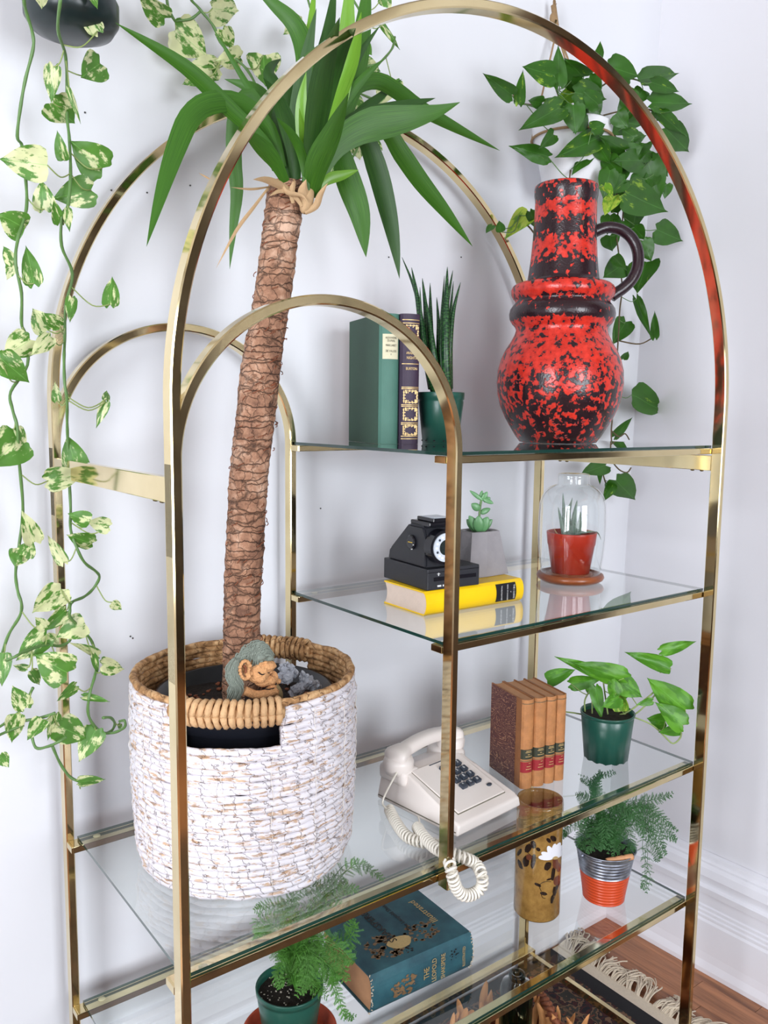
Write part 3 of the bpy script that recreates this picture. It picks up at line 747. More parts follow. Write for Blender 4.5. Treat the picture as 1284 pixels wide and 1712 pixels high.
for i in range(nco):
    z = Z3 + ROPE + i * (ZTOP - Z3 - ROPE) / (nco - 1); r = basket_r(z); top = nco - 1 - i
    mm = 'rope_white' if top > 0 else 'rope_natural'
    if top >= CUT0 or top == -1: coil(z, r, 0, 2 * PI, True, 'rope_coil', mm, ph=i * 1.3)
    else:
        coil(z, r, HA + HW, HB - HW, False, 'rope_coil', mm, ph=i * 1.3)
        coil(z, r, HB + HW, HA + 2 * PI - HW, False, 'rope_coil', mm, ph=i * 1.3)
# handles: a thick rope core wound with strands
for ha in (HA, HB):
    rr = basket_r(ZTOP)
    core = [(BX + rr * math.cos(ha - HW * 1.05 + 2.1 * HW * i / 20), BY + rr * math.sin(ha - HW * 1.05 + 2.1 * HW * i / 20), ZTOP - 0.011) for i in range(21)]
    V, Fc, UV = tube_data(core, 0.012, 10, upref=(0, 0, 1)); hd = mesh_from('handle', V, Fc, UV, 'rope_natural', bk)
    ns = 15
    for j in range(ns):
        a = ha - HW * 1.0 + 2.0 * HW * (j + 0.5) / ns; P = []
        for q in range(15):
            th = 2 * PI * q / 14; aa = a + 0.018 * math.sin(th * 0.5)
            re = rr + (0.0125 + random.uniform(-.0006, .0006)) * math.cos(th); P.append((BX + re * math.cos(aa), BY + re * math.sin(aa), ZTOP - 0.011 + 0.0165 * math.sin(th)))
        V, Fc, UV = tube_data(P, [0.0046 * (1 + 0.16 * math.sin(q * 1.9 + j)) for q in range(15)], 7, upref=None); mesh_from('wrap_strand', V, Fc, UV, 'wrap_tan' if ha == HA else 'rope_natural', hd)
# upright stitches
st = bmesh.new()
for j in range(16):
    a = 2 * PI * j / 16 + 0.12
    near_gap = any(abs((a - g_ + PI) % (2 * PI) - PI) < HW + 0.03 for g_ in (HA, HB)); hcut = 0.205 if near_gap else 0.262
    P = [(BX + (basket_r(z) + ROPE + 0.0012 * math.sin((z - Z3) * 340)) * math.cos(a + 0.01 * math.sin(z * 90)), BY + (basket_r(z) + ROPE + 0.0012 * math.sin((z - Z3) * 340)) * math.sin(a + 0.01 * math.sin(z * 90)), z) for z in [Z3 + 0.01 + hcut * q / 40 for q in range(41)]]
    V, Fc, UV = tube_data(P, 0.0005, 4)
    vv = [st.verts.new(v) for v in V]
    for f in Fc:
        try: st.faces.new([vv[i] for i in f])
        except ValueError: pass
stuff(from_bm('stitching', st, 'stitch', bk))
lathe('woven_bottom', [(0, 0.0005), (BR + 0.002, 0.0005), (BR + 0.003, 0.008), (0, 0.008)], 'rope_natural', bk, (BX, BY, Z3), 64)

# ------------------------------------------------------------------ leaves
def ribbon(name, pts, width, m, parent, fold=0.25, twist=0.0, seg=16, prof=None, view=True, thick=0.0006):
    """long strap leaf along 3D points; prof gives relative width along its length"""
    P = smooth_pts(pts, max(3, seg // max(1, len(pts) - 1))); n = len(P); V = []; Fc = []; UV = []
    L = [0]
    for i in range(1, n): L.append(L[-1] + (P[i] - P[i - 1]).length)
    tot = L[-1]
    prof = prof or (lambda t: min(1.0, 0.55 + 1.2 * t) * (1 - max(0, (t - 0.45) / 0.55) ** 1.8) + 0.01)
    for i in range(n):
        t = (P[min(i + 1, n - 1)] - P[max(i - 1, 0)]).normalized(); vd = (P[i] - CAM).normalized()
        s = t.cross(vd)
        if s.length < 0.15: s = t.cross(Vector((0.3, 1, 0.1)))
        s.normalize(); s = Matrix.Rotation(twist * (L[i] / tot + 0.3), 3, t) @ s
        nn = t.cross(s); w = width * prof(L[i] / tot) / 2; fd = fold * w
        for (a, b) in ((-1, 1), (-0.5, 0.35), (0, 0), (0.5, 0.35), (1, 1)): V.append(P[i] + s * (w * a) + nn * (-fd * b))
    for i in range(n - 1):
        for k in range(4):
            Fc.append((i * 5 + k, i * 5 + k + 1, (i + 1) * 5 + k + 1, (i + 1) * 5 + k))
            u0, u1, v0, v1 = k / 4, (k + 1) / 4, L[i] / tot, L[i + 1] / tot
            UV.append(((u0, v0), (u1, v0), (u1, v1), (u0, v1)))
    o = mesh_from(name, V, Fc, UV, m, parent)
    return o
HEARTS = {}
def heart_mesh(kind, m):
    key = (kind, m)
    if key in HEARTS: return HEARTS[key]
    # outline half-widths along y from the heart lobes (y<0) to the tip (y=1); x in units of width
    rows = [(-0.13, 0.10, 0.30), (-0.06, 0.02, 0.42), (0.06, 0, 0.495), (0.20, 0, 0.50), (0.36, 0, 0.46), (0.52, 0, 0.385), (0.68, 0, 0.275), (0.82, 0, 0.15), (0.92, 0, 0.055), (1.0, 0, 0.0)]
    if kind == 2: rows = [(y, a, w * (1.0 if y < .3 else 1.05)) for y, a, w in rows]
    if kind == 3: rows = [(y * 0.93 + 0.07 if y > 0 else y * 0.5 + 0.04, a, w) for y, a, w in rows]
    V = []; Fc = []
    K = 3
    cup = (0.22, 0.10, -0.16, 0.30)[kind]; droop = (0.18, -0.12, 0.30, 0.08)[kind]
    for (y, inner, w) in rows:
        for k in range(-K, K + 1):
            f = abs(k) / K; sgn = (k > 0) - (k < 0)
            x = sgn * (inner + (w - inner) * f) if inner else sgn * w * f
            yy = y
            if y < 0: yy = y * (math.sin(PI * (0.15 + 0.7 * f)) if k else 0.0)
            zz = cup * abs(x) ** 1.3 - droop * max(0, yy) ** 2 * 0.6 + 0.025 * math.sin(yy * 9 + (k * 1.4))
            V.append((x, yy, zz))
    m2 = 2 * K + 1
    for i in range(len(rows) - 1):
        for k in range(m2 - 1): Fc.append((i * m2 + k, i * m2 + k + 1, (i + 1) * m2 + k + 1, (i + 1) * m2 + k))
    me = bpy.data.meshes.new('leaf'); me.from_pydata(V, [], Fc)
    bm = bmesh.new(); bm.from_mesh(me); bmesh.ops.remove_doubles(bm, verts=bm.verts[:], dist=1e-4); bm.to_mesh(me); bm.free()
    me.materials.append(mat(m)); me.polygons.foreach_set('use_smooth', [True] * len(me.polygons))
    HEARTS[key] = me
    return me
def heart(parent, base, tip, width, m, roll=None, kind=None):
    """one heart-shaped leaf from its petiole to its tip, facing roughly into the room"""
    base, tip = Vector(base), Vector(tip); yv = tip - base; L = yv.length; yv.normalize()
    nrm = (CAM - base).normalized(); xv = yv.cross(nrm)
    if xv.length < 0.1: xv = yv.orthogonal()
    xv.normalize()
    roll = random.uniform(-0.45, 0.45) if roll is None else roll
    xv = Matrix.Rotation(roll, 3, yv) @ xv; zv = xv.cross(yv)
    kind = random.randrange(4) if kind is None else kind
    o = bpy.data.objects.new('leaf', heart_mesh(kind, m)); COL.objects.link(o); o.parent = parent
    wx = width / max(0.5, math.cos(roll)); Mx = Matrix((xv * wx, yv * L, zv * ((wx + L) / 2))).transposed().to_4x4()
    Mx.translation = base - Vector(parent.get('_o', (0, 0, 0)))
    o.matrix_local = Mx
    return o
def px_leaf(parent, bx, by, tx, ty_, w, Y, m, dz=None, roll=None, kind=None):
    dz = random.uniform(-0.025, 0.025) if dz is None else dz
    b = PY(bx, by, Y); d = DI(b); t = PY(tx, ty_, Y + dz)
    return heart(parent, b, t, 1.1 * w * d / F, m, roll, kind)
def accumulate(bm_lists, pts, rad, seg=6):
    V, Fc, UV = bm_lists; tube_data(pts, rad, seg, False, V, Fc, UV)
def nearest(P, pts):
    best = min(range(len(pts)), key=lambda i: (pts[i] - P).length); return best
def petiole_curve(b, s, sag=0.25):
    mid = (b + s) / 2; L = (b - s).length
    mid = mid + Vector((0, -0.10 * L, -sag * L))
    return smooth_pts([s, mid, b], 5)

def vine_plant(parent, stems, leaves, Y, m, stem_r=0.0022, pet_r=0.0010, stem_mat='stem_green', jit=0.02, bulge=0.0):
    bl = lambda y: bulge * max(0.0, min(1.0, 1 - y / 110.0))
    S = []; BL = ([], [], []); 
    for s in stems:
        n = len(s); pts = [PY(p[0], p[1], Y - bl(p[1]) + jit * math.sin(i * 0.9 + s[0][0])) for i, p in enumerate(s)]
        sp = smooth_pts(pts, 5); S += sp
        accumulate(BL, sp, [stem_r * (1 + 0.10 * math.sin(i * 1.3)) for i in range(len(sp))], 7)
    mesh_from('vine', BL[0], BL[1], BL[2], stem_mat, parent)
    PL = ([], [], [])
    for q in leaves:
        bx, by, tx, ty_, w = q[:5]; mm = q[5] if len(q) > 5 else m
        Yl = Y - bl(by) + random.uniform(-0.03, 0.015) * (jit / 0.02)
        o = px_leaf(parent, bx, by, tx, ty_, w, Yl, mm)
        b = PY(bx, by, Yl)
        i = nearest(b + Vector((0, 0, 0.012)), S)
        if (S[i] - b).length > 0.004: accumulate(PL, petiole_curve(b, S[i]), pet_r, 5)
    if PL[0]: stuff(mesh_from('petioles', PL[0], PL[1], PL[2], 'petiole', parent))

# ------------------------------------------------------------------ hanging variegated pothos, left
YL = 0.37
pc = PY(119, -2, YL); R1 = 76 * DI(pc) / F
hp = thing('hanging_pothos', 'variegated trailing pothos in a dark glazed pot hanging at top left', 'hanging plant', (pc.x, pc.y, pc.z - 0.05))
lathe('pot', [(0, 0), (R1 * 0.55, 0.0), (R1 * 0.86, 0.008), (R1, 0.022), (R1 * 1.01, 0.045), (R1 * 0.93, 0.055), (R1 * 0.98, 0.08), (R1 * 1.05, 0.15), (R1 * 1.08, 0.165), (R1 * 1.0, 0.165), (R1 * 0.95, 0.14), (0, 0.14)], 'dark_glazed', hp, (pc.x, pc.y, ZH(pc.x, pc.y, 62)), 40)
V = ([], [], [])
for k_ in range(3):
    a = k_ * 2.09 + 0.4; accumulate(V, [(pc.x + R1 * 1.05 * math.cos(a), pc.y + R1 * 1.05 * math.sin(a), pc.z + 0.10), (pc.x, pc.y, 2.45)], 0.002)
accumulate(V, [(pc.x, pc.y, 2.44), (pc.x, pc.y, CEIL)], 0.003)
mesh_from('hanger_cord', V[0], V[1], None, 'jute', hp)
stemsL = [
 [(38, -40), (40, 0), (44, 20), (55, 58), (55, 84), (43, 131), (35, 175), (29, 228), (37, 245), (43, 300), (44, 350), (30, 400), (26, 440), (36, 490), (36, 540), (42, 560), (46, 610), (18, 655), (21, 685), (29, 715), (31, 760), (38, 840), (36, 880), (30, 925), (26, 960), (30, 990), (36, 1010), (33, 1030), (15, 1060), (2, 1096), (-10, 1125)],
 [(104, -40), (101, 0), (97, 50), (109, 91), (112, 137), (112, 193), (116, 233), (118, 290), (114, 342), (104, 360), (103, 411), (121, 458), (110, 511), (108, 570), (107, 600), (108, 640), (112, 668), (112, 700), (113, 735), (115, 790), (118, 850), (118, 885), (128, 915), (141, 940), (160, 955), (166, 966), (155, 985), (140, 998), (120, 1007), (117, 1020), (118, 1033), (135, 1050), (152, 1070), (160, 1092), (162, 1112), (158, 1132), (150, 1160), (147, 1190), (155, 1210), (172, 1225), (186, 1222), (192, 1210), (185, 1200), (172, 1200)],
 [(172, 1226), (190, 1225), (208, 1216), (208, 1205), (200, 1206)],
 [(103, 1007), (112, 1006), (121, 1007)],
 [(-12, 1222), (10, 1208), (30, 1192), (45, 1170), (55, 1150)], [(-12, 1234), (14, 1222), (40, 1212)], [(40, 1205), (68, 1200), (92, 1192)],
 [(52, 1225), (60, 1250), (80, 1248), (98, 1240), (110, 1232)], [(88, 1248), (100, 1275), (116, 1298), (133, 1307)],
 [(10, 1104), (25, 1098), (40, 1090), (75, 1078), (100, 1080), (118, 1068), (117, 1035)]]
leavesL = [(68, -15, 70, 14, 22), (163, 52, 123, -3, 28), (150, -15, 163, 14, 16), (167, 106, 133, 131, 46), (90, 112, 84, 172, 26), (88, 172, 128, 211, 50), (115, 150, 135, 208, 9), (107, 268, 95, 218, 20),
 (171, 281, 118, 236, 58), (79, 276, -2, 266, 54), (152, 318, 87, 332, 48), (74, 350, 66, 300, 34), (100, 372, 90, 335, 20), (112, 350, 114, 384, 14), (42, 381, -4, 358, 46), (22, 440, 3, 410, 20), (22, 442, 12, 468, 18),
 (57, 474, 44, 412, 30), (184, 509, 186, 459, 26), (120, 498, 118, 537, 18), (80, 552, 54, 516, 36), (100, 545, 76, 525, 24), (85, 564, 55, 592, 26), (50, 568, 6, 600, 44), (0, 598, 50, 642, 42), (95, 670, 92, 638, 15),
 (177, 672, 159, 715, 15), (177, 668, 179, 649, 12), (30, 735, -12, 780, 62), (22, 718, 42, 760, 30), (130, 790, 109, 726, 40), (80, 804, 144, 790, 38), (58, 905, 38, 855, 30), (40, 928, 55, 903, 28), (34, 922, 24, 948, 32), (106, 940, 79, 894, 20),
 (150, 872, 113, 858, 26), (182, 880, 146, 870, 26), (154, 908, 114, 898, 26), (187, 1007, 204, 1020, 16), (102, 985, 54, 1028, 42), (108, 1022, 70, 1057, 24), (75, 1050, 58, 1032, 20), (142, 1042, 94, 1065, 40), (78, 1060, 30, 1104, 38),
 (78, 1060, 98, 1084, 22), (165, 1095, 117, 1074, 14), (112, 1124, 58, 1096, 56), (172, 1112, 212, 1117, 28), (5, 1092, 3, 1148, 27), (45, 1117, 20, 1110, 12), (52, 1122, 69, 1147, 18), (42, 1183, 20, 1147, 29), (26, 1193, 20, 1243, 29),
 (72, 1203, 45, 1237, 26), (92, 1195, 81, 1239, 18), (100, 1214, 152, 1240, 46), (160, 1220, 132, 1274, 38), (126, 1147, 93, 1173, 17), (140, 1165, 184, 1172, 12), (132, 1308, 178, 1301, 17), (0, 1263, 13, 1281, 20), (157, 1095, 164, 1130, 11), (203, 1210, 197, 1219, 8)]
vine_plant(hp, stemsL, leavesL, YL, 'leaf_variegated', bulge=0.085)

# second variegated pothos hanging above the yucca, its pot above the picture
pc2 = Vector((PY(390, -60, 0.42).x, 0.42, 2.20))
hp2 = thing('hanging_pothos', 'variegated pothos vines hanging down behind the tall yucca crown', 'hanging plant', pc2)
lathe('pot', [(0, 0), (0.05, 0), (0.068, 0.02), (0.072, 0.12), (0.066, 0.12), (0.060, 0.10), (0, 0.10)], 'dark_glazed', hp2, pc2, 32)
V = ([], [], []); accumulate(V, [pc2 + Vector((0, 0, 0.1)), Vector((pc2.x, pc2.y, CEIL))], 0.003); mesh_from('hanger_cord', V[0], V[1], None, 'jute', hp2)
stemsT = [[(330, -60), (280, -30), (279, 0), (285, 22), (297, 42)], [(345, -60), (318, -10), (333, 14), (358, 45), (368, 70), (392, 96), (414, 118), (430, 150), (440, 200), (455, 230)], [(292, 35), (318, 32), (334, 20)],
          [(420, -60), (500, -20), (518, 10), (525, 45), (520, 60)], [(420, -60), (560, -30), (610, 40), (598, 75), (590, 100), (600, 112), (590, 150), (595, 200), (600, 240)], [(600, 112), (628, 108), (642, 98), (656, 80), (660, 62)], [(590, 150), (610, 160), (640, 172)], [(600, 240), (590, 262), (570, 270)]]
leavesT = [(275, 30, 232, -6, 36), (355, 14, 404, 20, 46), (294, 50, 350, 96, 58), (372, 50, 390, 86, 28), (402, 96, 364, 104, 31), (366, 114, 322, 106, 34), (344, 117, 368, 136, 27), (440, 92, 444, 142, 52), (330, 130, 308, 140, 22), (505, 38, 476, 54, 30),
           (640, -6, 655, 15, 22), (640, 42, 672, 84, 10), (608, 74, 622, 92, 18), (598, 112, 640, 124, 34), (655, 135, 634, 182, 38), (585, 168, 614, 192, 32), (596, 238, 602, 270, 24), (626, 236, 640, 252, 12), (562, 262, 542, 300, 26), (440, 208, 458, 242, 13), (440, 150, 420, 180, 22)]
vine_plant(hp2, stemsT, leavesT, 0.44, 'leaf_variegated', jit=0.012)

# ------------------------------------------------------------------ yucca in black pot inside the basket
yu = thing('potted_yucca', 'tall cane yucca with bare brown trunk in black nursery pot inside rope basket', 'potted plant', (BX, BY, Z3 + 0.0085))
PR = 0.136; zr = 0.958
lathe('pot', [(0, 0.0), (0.108, 0.0), (PR - 0.006, zr - Z3 - 0.06), (PR - 0.006, zr - Z3 - 0.036), (PR, zr - Z3 - 0.034), (PR + 0.003, zr - Z3 - 0.010), (PR + 0.002, zr - Z3 - 0.006), (PR - 0.004, zr - Z3 - 0.006), (PR - 0.010, zr - Z3 - 0.04), (0.0, zr - Z3 - 0.045)], 'black_plastic', yu, (BX, BY, Z3 + 0.009), 72)
bm = bmesh.new()
ZSOIL = zr - 0.022
NR, NA = 22, 60
g = [[None] * NA for _ in range(NR + 1)]
for i in range(NR + 1):
    for j in range(NA):
        rr = (PR - 0.009) * i / NR; a = 2 * PI * j / NA; p = Vector((BX + rr * math.cos(a), BY + rr * math.sin(a), ZSOIL)); p.z += 0.006 * mnoise.noise(p * 60) + 0.004 * mnoise.noise(p * 170) 
        g[i][j] = bm.verts.new(p)
for i in range(NR):
    for j in range(NA): bm.faces.new((g[i][j], g[i + 1][j], g[i + 1][(j + 1) % NA], g[i][(j + 1) % NA]))
bmesh.ops.remove_doubles(bm, verts=bm.verts[:], dist=1e-5)
from_bm('soil', bm, 'soil', yu, True)
def chips(parent, c, r, n, m, s=0.003, name='perlite'):
    bm = bmesh.new()
    for i in range(n):
        a = random.uniform(0, 2 * PI); q = r * math.sqrt(random.random()); sz = s * random.uniform(0.4, 1.1)
        bmesh.ops.create_icosphere(bm, subdivisions=1, radius=sz, matrix=Matrix.Translation((c[0] + q * math.cos(a), c[1] + q * math.sin(a), c[2] + sz * 0.2)) @ Matrix.Diagonal((1, random.uniform(.5, 1.4), 0.6, 1)))
    return stuff(from_bm(name, bm, m, parent))
chips(yu, (BX, BY, ZSOIL + 0.001), PR - 0.02, 150, 'husk_dark', 0.005, 'bark_chips')
# trunk
ycl = [(404, 1175, 64, .262), (404, 1100, 62, .262), (405, 1000, 61, .262), (410, 900, 63, .261), (416, 800, 65, .259), (427, 700, 66, .256), (438, 600, 66, .253), (455, 500, 62, .249), (468, 400, 61, .246), (477, 330, 62, .243), (480, 306, 60, .243)]
cl = []
for (x, y, w, Y) in ycl: p = PY(x, y, Y); cl.append(Vector((p.x, p.y, p.z, w * DI(p) / F / 2)))
fine = []
P4 = cl
for i in range(len(P4) - 1):
    for k_ in range(16): fine.append(P4[i].lerp(P4[i + 1], k_ / 16))
fine.append(P4[-1])
pts3 = smooth_pts([Vector(q[:3]) for q in cl], 18); n = len(pts3)
V = []; Fc = []; SEG = 44
for i in range(n):
    t = i / (n - 1) * (len(cl) - 1); k_ = min(int(t), len(cl) - 2); rad = cl[k_][3] + (cl[k_ + 1][3] - cl[k_][3]) * (t - k_)
    for s in range(SEG):
        a = 2 * PI * s / SEG
        hgt = pts3[i].z
        ring = (hgt / 0.0165 + 0.35 * math.sin(a * 2 + hgt * 30) + 0.9 * mnoise.noise(Vector((math.cos(a) * 1.3, math.sin(a) * 1.3, hgt * 14)))) % 1.0
        bump = 0.0017 * (ring ** 2) - 0.0008 + 0.0016 * mnoise.noise(Vector((math.cos(a) * 3, math.sin(a) * 3, hgt * 60))) + 0.0008 * mnoise.noise(Vector((math.cos(a) * 9, math.sin(a) * 9, hgt * 200)))
        V.append(pts3[i] + Vector((math.cos(a), math.sin(a), 0)) * (rad + bump))
for i in range(n - 1):
    for s in range(SEG): Fc.append((i * SEG + s, i * SEG + (s + 1) % SEG, (i + 1) * SEG + (s + 1) % SEG, (i + 1) * SEG + s))
Fc.append(tuple((n - 1) * SEG + s for s in range(SEG)))
mesh_from('trunk', V, Fc, None, 'bark', yu)
# fibrous edges of the leaf scars
bm = ([], [], [])
for i in range(150):
    q = random.choice(fine); a = random.uniform(PI * 0.9, PI * 2.1); rad = q[3] + 0.0015; c = Vector(q[:3]) + Vector((0, 0, random.uniform(-.02, .02)))
    da = random.uniform(0.15, 0.5)
    P = [c + Vector((math.cos(a + da * t) * (rad + 0.002 * math.sin(t * PI)), math.sin(a + da * t) * (rad + 0.002 * math.sin(t * PI)), 0.006 * t * random.choice((1, .6)))) for t in (0, .33, .66, 1)]
    accumulate(bm, P, 0.0007, 4)
stuff(mesh_from('bark_fibres', bm[0], bm[1], None, 'husk_dark', yu))
def yleaf(pts, w, m='blade_green', y0=0.24, y1=None, fold=0.25, twist=0.0, prof=None):
    y1 = y0 if y1 is None else y1; n = len(pts)
    P = [PY(p[0], p[1], y0 + (y1 - y0) * (i / (n - 1)) ** 1.2) for i, p in enumerate(pts)]
    return ribbon('leaf', P, w * DI(P[n // 2]) / F, m, yu, fold, twist, 20, prof)
sp_ = lambda t: min(1.0, 0.75 + 0.8 * t) * (1 - max(0, (t - 0.35) / 0.65) ** 1.5) + 0.01
yleaf([(462, 285), (448, 245), (385, 183), (310, 112), (193, 38)], 27, 'blade_green', .24, .20, .35)
yleaf([(470, 280), (450, 215), (405, 174), (352, 172), (318, 196), (297, 241), (278, 296), (262, 350), (245, 412)], 37, 'blade_green', .24, .16, .15)
yleaf([(465, 270), (440, 205), (420, 160), (396, 185), (391, 260), (396, 320), (390, 380), (384, 450)], 27, 'blade_green', .25, .30, .3)
yleaf([(478, 260), (450, 185), (425, 150), (375, 132)], 30, 'blade_green', .28, .36)
yleaf([(470, 260), (435, 180), (400, 120), (353, 42)], 11, 'blade_green', .27, .34)
yleaf([(505, 200), (512, 105), (495, 45), (455, 5), (415, -30)], 34, 'blade_green', .24, .30)
yleaf([(492, 300), (497, 200), (512, 100), (529, 14)], 30, 'blade_dark', .24, .20)
yleaf([(500, 240), (508, 150), (518, 60), (528, -40)], 18, 'blade_light', .26, .28)
yleaf([(505, 260), (525, 150), (548, 60), (562, -40)], 27, 'blade_dark', .27, .28)
yleaf([(540, 260), (565, 170), (578, 80), (586, -60)], 34, 'blade_light', .25, .22)
yleaf([(545, 260), (580, 170), (602, 80), (618, -60)], 36, 'blade_green', .28, .28)
yleaf([(514, 318), (526, 220), (541, 120), (568, 29)], 42, 'blade_dark', .22, -.03, .3)
yleaf([(522, 300), (543, 215), (565, 150), (590, 90), (604, 20)], 38, 'blade_light', .24, .12, .3)
yleaf([(530, 240), (555, 130), (572, 75), (595, 47)], 30, 'blade_dark', .20, -.035, .3)
yleaf([(517, 330), (530, 275), (556, 220), (583, 155)], 42, 'blade_green', .21, .05, .3, prof=sp_)
yleaf([(560, 205), (580, 140), (605, 85), (636, 42)], 14, 'blade_dark', .26, .24)
yleaf([(550, 230), (575, 172), (608, 130), (643, 98)], 18, 'blade_green', .25, .22)
yleaf([(545, 250), (575, 170), (602, 142), (635, 136), (668, 155), (705, 182), (765, 215), (836, 252)], 26, 'blade_green', .25, .30, .35)
yleaf([(528, 300), (560, 245), (610, 212), (680, 198), (730, 186), (769, 171)], 54, 'blade_green', .21, .10, .12, prof=lambda t: (0.45 + 1.1 * min(t, .5)) * (1 - max(0, (t - 0.45) / 0.55) ** 1.6) + 0.01)
yleaf([(545, 240), (590, 202), (650, 184), (728, 164)], 26, 'blade_dark', .26, .26)
yleaf([(560, 240), (600, 190), (635, 162), (672, 132)], 16, 'blade_dark', .27, .30)
yleaf([(540, 260), (566, 250), (582, 300), (602, 360), (612, 430)], 42, 'blade_green', .23, .20, .3)
yleaf([(560, 250), (605, 228), (628, 275), (648, 350), (660, 410), (668, 466)], 34, 'blade_dark', .24, .24, .3)
yleaf([(590, 240), (640, 215), (672, 258), (705, 305), (748, 358), (790, 412)], 30, 'blade_green', .24, .26, .3)
yleaf([(478, 305), (458, 268), (430, 238), (405, 215)], 28, 'blade_green', .22, .16)
yleaf([(482, 308), (474, 245), (480, 160), (490, 110)], 46, 'blade_dark', .24, .26)
yleaf([(495, 300), (488, 235), (466, 170), (440, 130)], 30, 'blade_dark', .22, .18)
yleaf([(514, 322), (506, 262), (488, 225), (462, 196)], 17, 'blade_green', .20, .16)
yleaf([(515, 300), (508, 235), (504, 175), (512, 120)], 24, 'blade_light', .20, .18)
yleaf([(528, 318), (548, 300), (575, 292), (600, 284)], 18, 'blade_light', .21, .18)
yleaf([(500, 260), (470, 170), (450, 120), (470, 98)], 26, 'blade_dark', .26, .33)
yleaf([(520, 320), (515, 270), (508, 230), (500, 180)], 18, 'blade_light', .21, .17)
# dry husk and dead leaves at the top of the trunk
for pts, w, a, b in [([(500, 330), (470, 310), (445, 300), (423, 300)], 13, .21, .17), ([(452, 312), (420, 316), (386, 313)], 4, .22, .2), ([(450, 312), (425, 345), (395, 385), (361, 449)], 6, .22, .18), ([(355, 302), (345, 296), (332, 289)], 3, .2, .2), ([(505, 345), (490, 325), (470, 318), (450, 328)], 9, .2, .2),
                     ([(520, 356), (512, 338), (508, 318), (512, 300)], 22, .205, .19), ([(510, 356), (528, 345), (536, 326), (548, 306)], 12, .20, .18), ([(490, 340), (488, 322), (492, 305), (490, 300)], 10, .205, .19), ([(470, 306), (480, 322), (505, 328), (515, 340)], 8, .2, .19)]:
    n = len(pts); P = [PY(p[0], p[1], a + (b - a) * i / (n - 1)) for i, p in enumerate(pts)]
    ribbon('dry_leaf', P, w * DI(P[0]) / F, 'dry_leaf', yu, 0.5, 0.3, 12)
c = PY(513, 335, .205)
bm = bmesh.new(); bmesh.ops.create_uvsphere(bm, u_segments=16, v_segments=10, radius=0.011, matrix=Matrix.Translation(c) @ Matrix.Rotation(0.3, 4, 'Y') @ Matrix.Diagonal((0.9, 0.9, 1.9, 1)))
from_bm('shoot_husk', bm, 'dry_leaf', yu, True)

# ------------------------------------------------------------------ felted gnome figure and crystals on the soil
def blob(bm, c, r, s=(1, 1, 1), rot=None):
    Mx = Matrix.Translation(c) @ (rot.to_4x4() if rot is not None else Matrix.Identity(4)) @ Matrix.Diagonal((s[0], s[1], s[2], 1))
    bmesh.ops.create_icosphere(bm, subdivisions=3, radius=r, matrix=Mx)
def remeshed(name, bm, voxel, m, parent, smooth_it=4):
    me = bpy.data.meshes.new(name); bm.to_mesh(me); bm.free()
    o = bpy.data.objects.new(name, me); COL.objects.link(o)
    md = o.modifiers.new('r', 'REMESH'); md.mode = 'VOXEL'; md.voxel_size = voxel
    sm = o.modifiers.new('s', 'SMOOTH'); sm.iterations = smooth_it; sm.factor = 0.5
    dg = bpy.context.evaluated_depsgraph_get(); me2 = bpy.data.meshes.new_from_object(o.evaluated_get(dg)); me2.name = name
    bpy.data.objects.remove(o); bpy.data.meshes.remove(me)
    return link_mesh(name, me2, m, parent, True)
GY = 0.185
def gp(x, y, Y=GY): return PY(x, y, Y)
gk = DI(gp(440, 1120)) / F      # metres per pixel at the figure
gc = gp(438, 1150)
gn = thing('gnome_figure', 'small felted gnome with grey-green hair lying on its folded arms beside trunk', 'figurine', (gc.x, gc.y, ZSOIL))
RX = RT; RZ = UP; RYv = FW
def gpt(x, y, toward=0.0): return gp(x, y) - FW * toward
bm = bmesh.new()
basis = Matrix((RT, FW, UP)).transposed()      # ellipsoid axes aligned with the head
def gb(x, y, rx, ry, rz, toward=0.0, ang=0):
    rot = basis @ Matrix.Rotation(ang, 3, 'Y'); blob(bm, gpt(x, y, toward), gk, (rx, ry, rz), rot)
gb(430, 1122, 22, 20, 20); gb(446, 1112, 16, 16, 11, 0.004); gb(452, 1136, 12, 14, 9, 0.004); gb(440, 1138, 16, 15, 10)
gb(460, 1128, 5, 5, 9, 0.004, -0.5); gb(465, 1138, 6, 6, 5, 0.004)          # nose
gb(452, 1112, 12, 12, 5, 0.008)                                            # brow
gb(438, 1132, 9, 8, 7, 0.014); gb(448, 1126, 5, 4, 4, 0.012)               # cheek, eyelid
gb(456, 1146, 8, 7, 4, 0.004); gb(452, 1151, 8, 7, 4, 0.004)               # lips, chin
# ear: a cupped rim
for k_ in range(14):
    a = 0.5 + 5.0 * k_ / 13; gb(414 + 9 * math.cos(a), 1116 - 15 * math.sin(a), 3.2, 3, 3.2, 0.019 + 0.001 * math.sin(a))
gb(414, 1116, 7, 3, 12, 0.014, -0.2)
for k_, (x_, y_) in enumerate([(447, 1104), (456, 1107), (440, 1106), (434, 1128), (428, 1134), (446, 1134), (453, 1122)]): gb(x_, y_, 4.2, 3.5, 2.6, 0.016 - 0.001 * k_)
gb(420, 1123, 6, 5, 5, 0.012)
hd_ = remeshed('head', bm, 0.0009, 'felt_skin', gn, 2)
for v in hd_.data.vertices:
    n3 = mnoise.noise(v.co * 260) + 0.6 * mnoise.noise(v.co * 600); v.co -= FW * (0.0011 * n3)
V = ([], [], [])
accumulate(V, smooth_pts([gpt(411, 1152, 0.010), gpt(430, 1158, .014), gpt(448, 1156, .014), gpt(463, 1151, .010)], 6), [0.0065] * 18 + [0.005], 10)
accumulate(V, smooth_pts([gpt(458, 1172, .004), gpt(460, 1164, .006), gpt(462, 1152, .008)], 6), 0.0055, 10)
